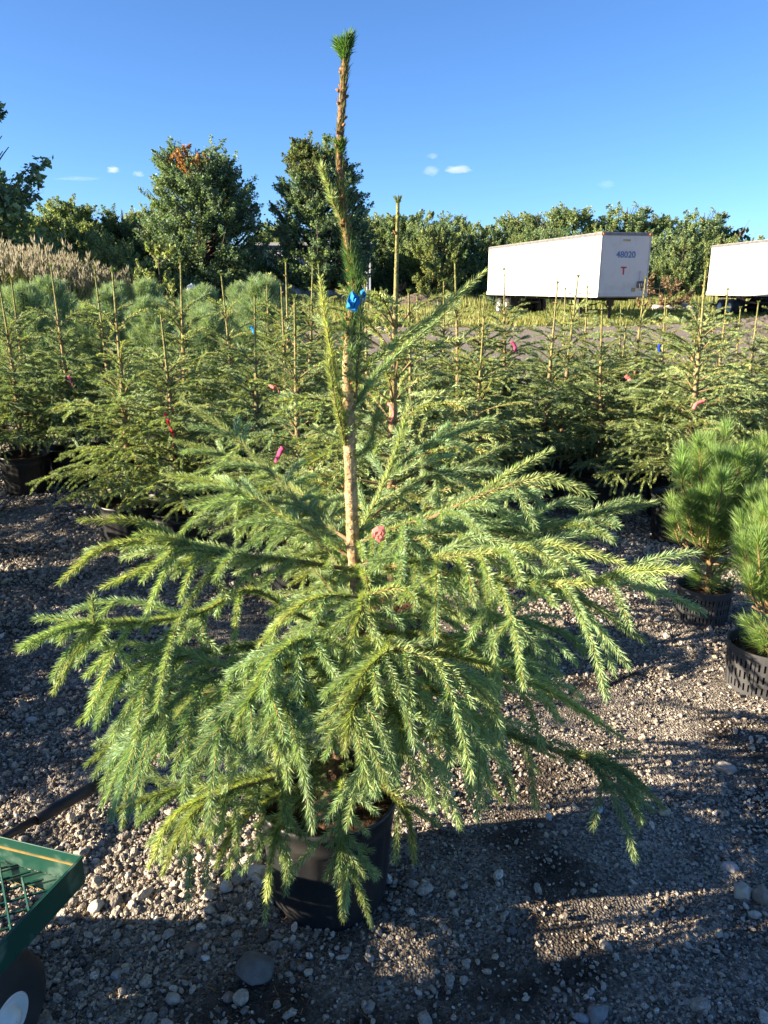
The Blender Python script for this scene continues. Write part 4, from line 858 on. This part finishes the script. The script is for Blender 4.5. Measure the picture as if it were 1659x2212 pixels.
def tank():
    root = empty('storage_tank', tuple(P(416, 640, 58) * V(1, 1, 0))); tag(root, 'small white upright tank on the field under the orange topped maple', 'tank'); mb = MB(); mb.lathe([(.001, 0), (.36, 0), (.37, .05), (.37, 1.55), (.33, 1.72), (.2, 1.82), (.06, 1.85), (.06, 1.92), (.001, 1.93)], 28); mb.build('shell', M['rim'], root, smooth=True)
    pb = MB(); pb.box((.62, 0, 0), (.74, .1, 1.4)); pb.build('post', M['far_bark'], root)
tank()
def mound(name, cx, cy, rx, ry, H, label, seed, base=(.10, .085, .07), c2=(.17, .15, .125), bumpy=.10, cat='dirt mound'):
    r0 = np.random.default_rng(seed); n = 90; g = np.linspace(-1, 1, n); X, Y = np.meshgrid(g, g); rr = np.sqrt(X ** 2 + Y ** 2); Z = np.clip(1 - rr, 0, 1) ** .9
    nz = sum(np.sin(X * f_ * 3 + r0.random() * 6) * np.sin(Y * f_ * 3 + r0.random() * 6) / f_ for f_ in (1, 2, 3, 5, 8, 13)); Z = Z * (1 + .28 * nz) + (Z > 0) * bumpy * r0.normal(0, .25, Z.shape); Z = np.where(rr >= .97, -.05, np.maximum(Z, -.02))
    mb = MB(); i = np.arange(n - 1)[:, None] * n; j = np.arange(n - 1)[None]; mb.add(np.stack([X * rx, Y * ry, Z * H], -1).reshape(-1, 3), np.stack([i + j, i + j + 1, i + n + j + 1, i + n + j], -1).reshape(-1, 4))
    o = mb.build(name, mat(name + '_soil', base, .95, .1, noise=(2.2, c2, .42, .65), bump=(5, 1, .12)), smooth=True, loc=(cx, cy, 0)); tag(o, label, cat); return o
mound('dirt_pile', 15.1, 26.5, 4.6, 2.8, 1.55, 'grey brown dirt pile at the right in front of the second trailer', 3, bumpy=.12, base=(.075, .068, .06), c2=(.13, .12, .105))
p = P(905, 640, 58); mound('dirt_mound', p[0], 58, 4.2, 2.5, P(905, 606, 58)[2] * .45, 'brown dirt mound on the field below the wood', 5, (.15, .115, .085), (.08, .07, .06))
p = P(985, 640, 60); mound('dirt_mound', p[0], 60, 3.5, 2.0, .6, 'low dirt mound trailing off right of the bigger one', 6, (.16, .125, .09), (.10, .08, .06))
def rock(name, p, r, label, c=(.3, .28, .25), c2=(.2, .18, .16), sq=(1, .8, .6), rz=0, group=None, sink=.25, mt=None):
    import bmesh
    bm = bmesh.new(); bmesh.ops.create_icosphere(bm, subdivisions=4, radius=1); r0 = np.random.default_rng(int(abs(p[0] * 1000 + p[1] * 777)) % 99991); pl = [(unit(r0.normal(0, 1, 3)), r0.uniform(.62, .88)) for _ in range(12)]; co = np.array([v.co for v in bm.verts])
    for nn, d in pl: h = co @ nn; co = co - np.where(h > d, (h - d) * .92, 0)[:, None] * nn
    co += (.03 * np.sin(co[:, :1] * 9 + 1) * np.sin(co[:, 1:2] * 8) + .02 * np.sin(co[:, 2:3] * 17 + co[:, :1] * 12)) * unit(co)
    for v, q in zip(bm.verts, co): v.co = q * np.array(sq) * r; 
    me = bpy.data.meshes.new(name); bm.to_mesh(me); bm.free(); me.polygons.foreach_set('use_smooth', np.ones(len(me.polygons), bool)); me.materials.append(mt or mat(name, c, .88, .25, noise=(2.2 / r * .6, c2, .35, .65, 10), bump=(3.5 / r, .55, r * .12)))
    o = bpy.data.objects.new(name, me); COL.objects.link(o); o.location = (p[0], p[1], p[2] + r * sq[2] * (1 - 2 * sink)); o.rotation_euler = (0, 0, rz); tag(o, label, 'rock', group); return o
RK = [((552, 2120), .055, 'largest dark grey rock, rounded, in front of the black pot', (.14, .135, .13), (.09, .088, .085), (1, .85, .62)),
 ((418, 2062), .022, 'small brown rounded rock left of the pot front', (.2, .15, .11), (.13, .1, .08), (1, .9, .75)),
 ((252, 2112), .014, 'light grey round pebble between the cart wheel and the dark rock', (.32, .32, .32), (.22, .22, .22), (1, .95, .8)),
 ((445, 2082), .013, 'small white angular stone beside the brown rock', (.6, .58, .54), (.45, .43, .4), (1, .7, .6)),
 ((373, 2168), .022, 'pale brown stone at the bottom left, lit by the sun', (.42, .37, .3), (.28, .24, .2), (1, .8, .7)),
 ((495, 2170), .016, 'brownish stone just below left of the largest dark rock', (.28, .22, .17), (.17, .14, .12), (1, .8, .7)),
 ((892, 1922), .018, 'pale round stone right of the pot, in the shadow', (.42, .39, .34), (.3, .27, .24), (1, .8, .8)),
 ((1290, 1752), .021, 'bluish white pointed stone right of the tree in the shadow', (.62, .63, .66), (.45, .46, .5), (.75, 1, .6)),
 ((1438, 1762), .026, 'tan flat rock near the lowest right branch tip', (.42, .35, .25), (.3, .25, .19), (1, .8, .6)),
 ((1185, 1768), .017, 'pale stone left of the bluish white one', (.45, .43, .39), (.32, .3, .27), (1, .8, .7)),
 ((1565, 1665), .042, 'grey flat rock at the right in the light shadow', (.3, .28, .25), (.2, .18, .16), (1, .8, .5)),
 ((1605, 1922), .036, 'largest tan rock at the right edge in the sunlit patch', (.48, .42, .33), (.36, .31, .25), (1, .8, .7)),
 ((1648, 1935), .030, 'brown rock cut by the right edge beside the tan rock', (.3, .24, .18), (.2, .16, .13), (1, .9, .9)),
 ((1632, 1968), .018, 'small pale rock in front of the tan rock', (.46, .41, .34), (.34, .3, .25), (1, .8, .7)),
 ((1580, 1870), .028, 'light grey flat stone behind the tan rock', (.4, .38, .36), (.3, .28, .27), (1, .7, .5)),
 ((1290, 2195), .034, 'grey oval rock at the bottom right', (.24, .235, .23), (.16, .155, .15), (.7, 1, .6)),
 ((1255, 2200), .020, 'blue grey stone left of the oval rock', (.3, .31, .33), (.2, .21, .23), (1, .7, .6)),
 ((1105, 2020), .016, 'dark oval pebble in the foreground gravel', (.12, .12, .12), (.08, .08, .08), (1, .8, .7)),
 ((1310, 2045), .020, 'weathered grey stone in the foreground shadow', (.26, .25, .23), (.18, .17, .16), (1, .8, .6)),
 ((70, 1562), .026, 'pale flat stone in the shade at the left edge', (.4, .38, .36), (.28, .27, .26), (1, .7, .4)),
 ((560, 1905), .034, 'pale sunlit rock against the left side of the pot', (.48, .44, .37), (.34, .31, .27), (.8, 1, .8)),
 ((490, 1935), .022, 'pale stone two hand widths left of the pot', (.48, .44, .37), (.34, .31, .27), (1, .8, .8)),
 ((210, 1968), .024, 'whitish sunlit stone next to the cart corner', (.52, .48, .41), (.38, .35, .3), (1, .8, .7)),
 ((300, 1950), .020, 'pale stone in the sunlit band right of the cart', (.5, .46, .39), (.36, .33, .28), (1, .8, .7))]
for (xy, r, lab, c, c2, sq) in RK:
    p = G(*xy); p[2] = float(hz(p[0], p[1])); rock('rock', p, r, lab, c, c2, sq, rz=random.random() * 3)
for k, (x, y, Y, r) in enumerate([(1425, 634, 55, .5), (1452, 636, 55, .42), (1475, 634, 56, .55), (1493, 638, 54, .4), (822, 688, 30, .2), (838, 690, 30, .16)]):
    p = P(x, y, Y); p[2] = 0; rock('boulder', p, r * 1.1, ['tan boulder left in the row between the trailers', 'small boulder second in the row between the trailers', 'largest boulder in the row between the trailers', 'boulder next to the rear wheels of the second trailer', 'pale boulder on the haul road behind the big trunk', 'second pale boulder on the haul road, right of the first'][k], (.45, .38, .31), (.3, .25, .21), (1, .8, .7))

# ---------------------------------------------------------------- green yard cart
def cart():
    gm = mat('green_paint', (.007, .06, .042), .42, .5, noise=(14, (.12, .19, .15), .55, .72, 12), bump=(30, .15, .002)); ym = mat('worn_edge', (.35, .22, .06), .6, noise=(20, (.05, .12, .08), .5, .7)); Z = .385
    c0 = G(178, 1848, Z); c1 = G(0, 2035, Z); u = unit(c1 - c0); u[2] = 0; vv = V(-u[1], u[0], 0)
    if vv[0] > 0: vv = -vv
    root = empty('yard_cart', (c0[0], c0[1], 0)); tag(root, 'dark green steel mesh cart at the bottom left corner with a fat black tyre', 'cart')
    def bx(mb, a0, a1, b0, b1, z0, z1, **k):
        Mx = np.eye(4); Mx[:3, 0] = u; Mx[:3, 1] = vv; mb.box((a0, b0, z0), (a1, b1, z1), M=Mx, **k)
    f = MB(); hgt = .075
    bx(f, .0, 1.15, .0, .003, Z - hgt, Z, bev=.0008); bx(f, .0, .003, .0035, .62, Z - hgt, Z, bev=.0008); bx(f, 1.147, 1.15, .0035, .62, Z - hgt, Z); bx(f, .0, 1.15, .6205, .6235, Z - hgt, Z)
    bx(f, .004, .045, .0035, .62, Z - hgt - .003, Z - hgt); bx(f, .046, 1.146, .0035, .03, Z - hgt - .003, Z - hgt)
    bx(f, .0, 1.15, -.004, -.0005, Z - .006, Z, bev=.0005)
    f.build('frame', gm, root)
    e = MB(); bx(e, .0032, .006, .004, .62, Z - .030, Z - .026); bx(e, .042, .0452, .004, .62, Z - hgt - .0055, Z - hgt - .0033); e.build('worn_edge', ym, root)
    w_ = MB()
    for k in range(-6, 14):
        a0 = .05 + k * .055
        pts = []
        for t in np.linspace(0, .62, 14):
            a = a0 + t * .9; pts.append((a, t))
        pts = [q for q in pts if .0 < q[0] < 1.15]
        if len(pts) > 2: w_.tube([u * a + vv * b + V(0, 0, Z - hgt + .006 + .001 * math.sin(b * 90)) for a, b in pts], .003, 5)
        pts = [(a0 + .40 - t * .9 + .05, t) for t in np.linspace(0, .62, 14)]; pts = [q for q in pts if .0 < q[0] < 1.15]
        if len(pts) > 2: w_.tube([u * a + vv * b + V(0, 0, Z - hgt + .0105) for a, b in pts], .003, 5)
    w_.build('mesh_deck', gm, root)
    ax = MB(); ax.tube([u * .225 + vv * .03 + V(0, 0, .13), u * .225 + vv * .61 + V(0, 0, .13)], .012, 8); bx(ax, .185, .265, .06, .075, .13, Z - hgt - .004); bx(ax, .185, .265, .55, .565, .13, Z - hgt - .004); ax.build('axle', M['tr_dark'], root)
    for b in (.085, .55):
        wb_ = MB(); Mx = np.eye(4); Mx[:3, 0] = u; Mx[:3, 1] = V(0, 0, 1); Mx[:3, 2] = -vv if b < .3 else vv; Mx[:3, 3] = u * .225 + vv * b + V(0, 0, .132); r = .130; h = .042
        wb_.lathe([(.055, -h), (.062, -h), (.09, -h - .004), (.115, -h + .005), (.126, -h + .018), (r, 0), (.126, h - .018), (.115, h - .005), (.09, h + .004), (.062, h), (.055, h)], 56, M=Mx, ripple=lambda rr, z, th: np.where(rr > .12, .002 * np.sign(np.sin(th * 30)), 0))
        t = wb_.build('wheel', M['tyre'], root, smooth=True); hb = MB(); hb.lathe([(.056, -h + .004), (.056, h - .002), (.050, h + .002), (.040, h - .010), (.026, h - .008), (.022, h + .012), (.010, h + .016), (.001, h + .016)], 36, M=Mx); hb.build('hub', mat('white_hub', (.7, .7, .68), .4, .5, noise=(9, (.5, .49, .46), .5, .8)), t, smooth=True)
    hb = MB(); q0 = G(-60, 1848, .10); q1 = G(78, 1770, .075); q2 = G(225, 1688, .05); q3 = G(330, 1632, .045); o_ = np.array([c0[0], c0[1], 0])
    hb.tube([q0 - o_, q1 - o_], .013, 12); hb.tube([unit(q1 - q0) * -.0 + q1 - o_, q1 - o_ + (q2 - q1) * .5, q2 - o_], .0195, 14); hb.tube([q2 - o_, q3 - o_], .013, 12)
    hb.tube([q0 - o_, q0 - o_ + V(-.25, -.2, .02), u * .1 + vv * .3 + V(0, 0, Z - hgt - .02)], .013, 10)
    hb.build('handle', mat('black_foam', (.015, .015, .017), .45, .4, noise=(60, (.05, .048, .045), .6, .8), bump=(120, .3, .002)), root, smooth=True)
cart()

# ---------------------------------------------------------------- ribbons tied to the trees
def ribbon(pts, wd, col, label, seed=0):
    wd *= .6
    m = mat('ribbon', col, .8, .15, trans=.35); r0 = np.random.default_rng(seed + 5); c = curve(pts, 18); t = unit(np.gradient(c, axis=0)); th = np.linspace(0, r0.uniform(.3, 1.3), 18)
    a = unit(np.cross(t, V(.2, 1, .1))); b = np.cross(t, a); sd_ = a * np.cos(th)[:, None] + b * np.sin(th)[:, None]; c = c + r0.normal(0, wd * .05, c.shape)
    mb = MB(); v = np.stack([c - sd_ * wd * .5, c + b * wd * .12, c + sd_ * wd * .5], 1).reshape(-1, 3); i = np.arange(17)[:, None] * 3; f = np.concatenate([np.stack([i + 0, i + 1, i + 4, i + 3], -1).reshape(-1, 4), np.stack([i + 1, i + 2, i + 5, i + 4], -1).reshape(-1, 4)]); mb.add(v, f)
    o = mb.build('ribbon', m, smooth=True); tag(o, label, 'ribbon', 'plastic ribbons tied on the trees'); md = o.modifiers.new('thick', 'SOLIDIFY'); md.thickness = .0008; return o
BL = (.03, .26, .66); PK = (.66, .22, .22); RD = (.5, .02, .05); MGT = (.45, .08, .2)
def crumple(outline, Y, thick, col, label, seed):
    """a crumpled scrap of ribbon: folded sheet with a ragged outline"""
    r0 = np.random.default_rng(seed); mb = MB(); c = np.mean([P(x, y, Y) for x, y in outline], 0); n = len(outline); rings = [1, .75, .5, .25]; vs = []
    for k, r_ in enumerate(rings):
        for j, (x, y) in enumerate(outline): q = P(x, y, Y) * r_ + c * (1 - r_); vs.append(q + V(r0.normal(0, .0012), -thick * (1 - r_ ** 2) + r0.normal(0, thick * .35), r0.normal(0, .0012)))
    vs.append(c + V(0, -thick, 0)); f4 = [[k * n + j, k * n + (j + 1) % n, (k + 1) * n + (j + 1) % n, (k + 1) * n + j] for k in range(3) for j in range(n)]; mb.add(vs, f4); b0 = 0
    mb.f.append(np.array([[3 * n + j, 3 * n + (j + 1) % n, 4 * n] for j in range(n)])); mb.m.append(np.zeros(n, np.int32))
    o = mb.build('ribbon', mat('ribbon', col, .8, .15, trans=.3)); tag(o, label, 'ribbon', 'plastic ribbons tied on the trees'); md = o.modifiers.new('thick', 'SOLIDIFY'); md.thickness = .001; return o
crumple([(748, 650), (757, 634), (764, 628), (768, 638), (778, 640), (780, 655), (772, 662), (769, 674), (757, 672), (750, 666), (752, 656)], 1.765, .010, BL, 'bright blue ribbon knotted on the front of the big leader', 3)
crumple([(780, 632), (786, 624), (792, 634), (789, 645), (786, 655), (780, 660), (781, 645)], 1.80, .008, BL, 'smaller end of the blue ribbon behind the right of the leader', 4)
crumple([(803, 1142), (816, 1138), (829, 1137), (834, 1150), (829, 1158), (832, 1166), (820, 1172), (812, 1164), (806, 1160)], 1.66, .003, (.75, .30, .27), 'salmon pink ribbon wrapped round a branch right of the big trunk', 6)
ribbon([P(612, 966, 2.6), P(604, 980, 2.6), P(594, 998, 2.6)], .030, MGT, 'magenta striped ribbon sticking up among the upper left branches', 2)
ribbon([P(358, 892, 4.55), P(364, 912, 4.53), P(368, 925, 4.53), P(378, 945, 4.5)], .035, RD, 'long red ribbon hanging on the bushy left spruce', 3)
ribbon([P(582, 830, 4.7), P(592, 838, 4.68), P(600, 832, 4.7), P(603, 848, 4.7)], .035, PK, 'pink bow ribbon left of the pale spruce trunk', 4)
ribbon([P(838, 872, 3.0), P(846, 880, 2.98), P(850, 895, 2.98), P(842, 915, 3.0)], .018, PK, 'small pink ribbon right behind the big trunk', 5)
ribbon([P(1105, 738, 5.6), P(1112, 746, 5.6), P(1114, 760, 5.6)], .04, MGT, 'dark pink ribbon on the dense spruce beside the aisle', 6)
ribbon([P(1524, 866, 4.5), P(1506, 872, 4.5), P(1498, 884, 4.5)], .035, PK, 'pink ribbon on the large spruce behind the right pines', 7)
ribbon([P(1352, 812, 6.0), P(1360, 820, 6.0), P(1356, 830, 6.0)], .05, PK, 'pale pink ribbon under the trailer nose', 8)
ribbon([P(541, 704, 4.9), P(546, 712, 4.9), P(548, 722, 4.9)], .04, BL, 'small blue ribbon on the top of a spruce left of the big tree', 9)
ribbon([P(1428, 742, 6.4), P(1424, 750, 6.4), P(1424, 760, 6.4)], .04, (.01, .05, .35), 'dark blue ribbon on a spruce leader in the right block', 10)
ribbon([P(148, 812, 6.2), P(154, 824, 6.2), P(157, 834, 6.2)], .05, MGT, 'small pink and purple ribbon on the dark spruce at the left', 11)
ribbon([P(742, 832, 3.4), P(744, 845, 3.4), P(740, 852, 3.4)], .03, (.45, .04, .08), 'red ribbon peeping out left of the big trunk', 12)
ribbon([P(627, 618, 6.9), P(630, 705, 6.9), P(627, 712, 6.9)][1:], .05, BL, 'tiny blue ribbon on a spruce in the middle rows', 13)

# ---------------------------------------------------------------- unseen plank bins, added to cast shade on the foreground and lower branches
def shade_caster_bins():
    wm = mat('weathered_wood', (.28, .22, .16), .85, .2, noise=(6, (.17, .14, .11), .4, .65), bump=(40, .5, .004))
    for k, (x, y0, y1, zb, n) in enumerate([(-2.75, -.95, .05, 0, 9), (-2.75, .07, .90, 0, 7), (-2.75, -.95, .05, 1.04, 8), (-2.75, .07, .84, .81, 5), (-2.75, .92, 1.2, 0, 7)]):
        root = empty('plank_bin', (x, (y0 + y1) / 2, zb)); tag(root, ['plank bin at the back of the stack left of the photo', 'plank bin nearest the tree left of the photo', 'upper plank bin left of the photo', 'slim upper plank bin left of the photo', 'narrow low plank bin left of the photo'][k], 'bin', 'plank bins left of the photo'); w2 = (y1 - y0) / 2; H = n * .115 - .01
        for s_ in (-1, 1):
            for q in range(n):
                mb = MB(); mb.box((-.4, s_ * w2 - .012 * (s_ > 0), q * .115 + .004), (.4, s_ * w2 + .012 * (s_ < 0), q * .115 + .105)); mb.build('plank', wm, root)
                mb = MB(); mb.box((s_ * .4 - .011 * (s_ > 0), -w2 + .013, q * .115 + .004), (s_ * .4 + .011 * (s_ < 0), w2 - .013, q * .115 + .105)); mb.build('plank', wm, root)
shade_caster_bins()

# ---------------------------------------------------------------- clouds
def cloud(x, y, wpx, hpx, dens, label, seed):
    D = 3000.0; c = P(x, y, D); s = D / F * .5; mb = MB(); mb.lathe([(.01, -1), (.5, -.86), (.86, -.5), (1, 0), (.86, .5), (.5, .86), (.01, 1)], 20); m = bpy.data.materials.new('cloud'); m.use_nodes = True; t = m.node_tree; N = t.nodes; L = t.links; N.remove(N['Principled BSDF'])
    pv = N.new('ShaderNodeVolumePrincipled'); tc = N.new('ShaderNodeTexCoord'); n = N.new('ShaderNodeTexNoise'); n.inputs['Scale'].default_value = 1.9; n.inputs['Detail'].default_value = 6; mp = N.new('ShaderNodeMapping'); mp.inputs['Location'].default_value = (seed * 3.1, 0, 0); L.new(tc.outputs['Object'], mp.inputs[0]); L.new(mp.outputs[0], n.inputs[0])
    ln = N.new('ShaderNodeVectorMath'); ln.operation = 'LENGTH'; L.new(tc.outputs['Object'], ln.inputs[0]); mr = N.new('ShaderNodeMapRange'); mr.inputs[1].default_value = 1; mr.inputs[2].default_value = .2; L.new(ln.outputs['Value'], mr.inputs[0])
    a = N.new('ShaderNodeMath'); a.operation = 'ADD'; L.new(mr.outputs[0], a.inputs[0]); L.new(n.outputs[0], a.inputs[1]); r = N.new('ShaderNodeMapRange'); r.inputs[1].default_value = .85; r.inputs[2].default_value = 1.25; r.inputs[3].default_value = 0; r.inputs[4].default_value = dens * .35; L.new(a.outputs[0], r.inputs[0])
    L.new(r.outputs[0], pv.inputs['Density']); pv.inputs['Color'].default_value = (1, 1, 1, 1); pv.inputs['Anisotropy'].default_value = 0; L.new(pv.outputs[0], N['Material Output'].inputs['Volume'])
    o = mb.build('cloud', m, smooth=True, loc=tuple(c)); o.scale = (wpx * s, 40, hpx * s); tag(o, label, 'cloud')
cloud(990, 366, 84, 24, .028, 'brightest small white cloud right of the bare leader', 1)
cloud(932, 369, 50, 28, .012, 'faint grey cloud just left of the brightest cloud', 2)
cloud(245, 367, 34, 20, .03, 'small white cloud above the left wood', 3)
cloud(300, 376, 34, 18, .012, 'faint cloud between the left cloud and the orange topped maple', 4)
cloud(78, 380, 36, 20, .018, 'faint cloud beside the big oak at the left', 5)
cloud(935, 337, 34, 16, .008, 'faint wisp above the brightest cloud', 6)
cloud(170, 386, 150, 12, .006, 'long thin cloud streak low at the left', 7)
cloud(1310, 398, 60, 24, .004, 'very faint haze cloud above the first trailer', 8)
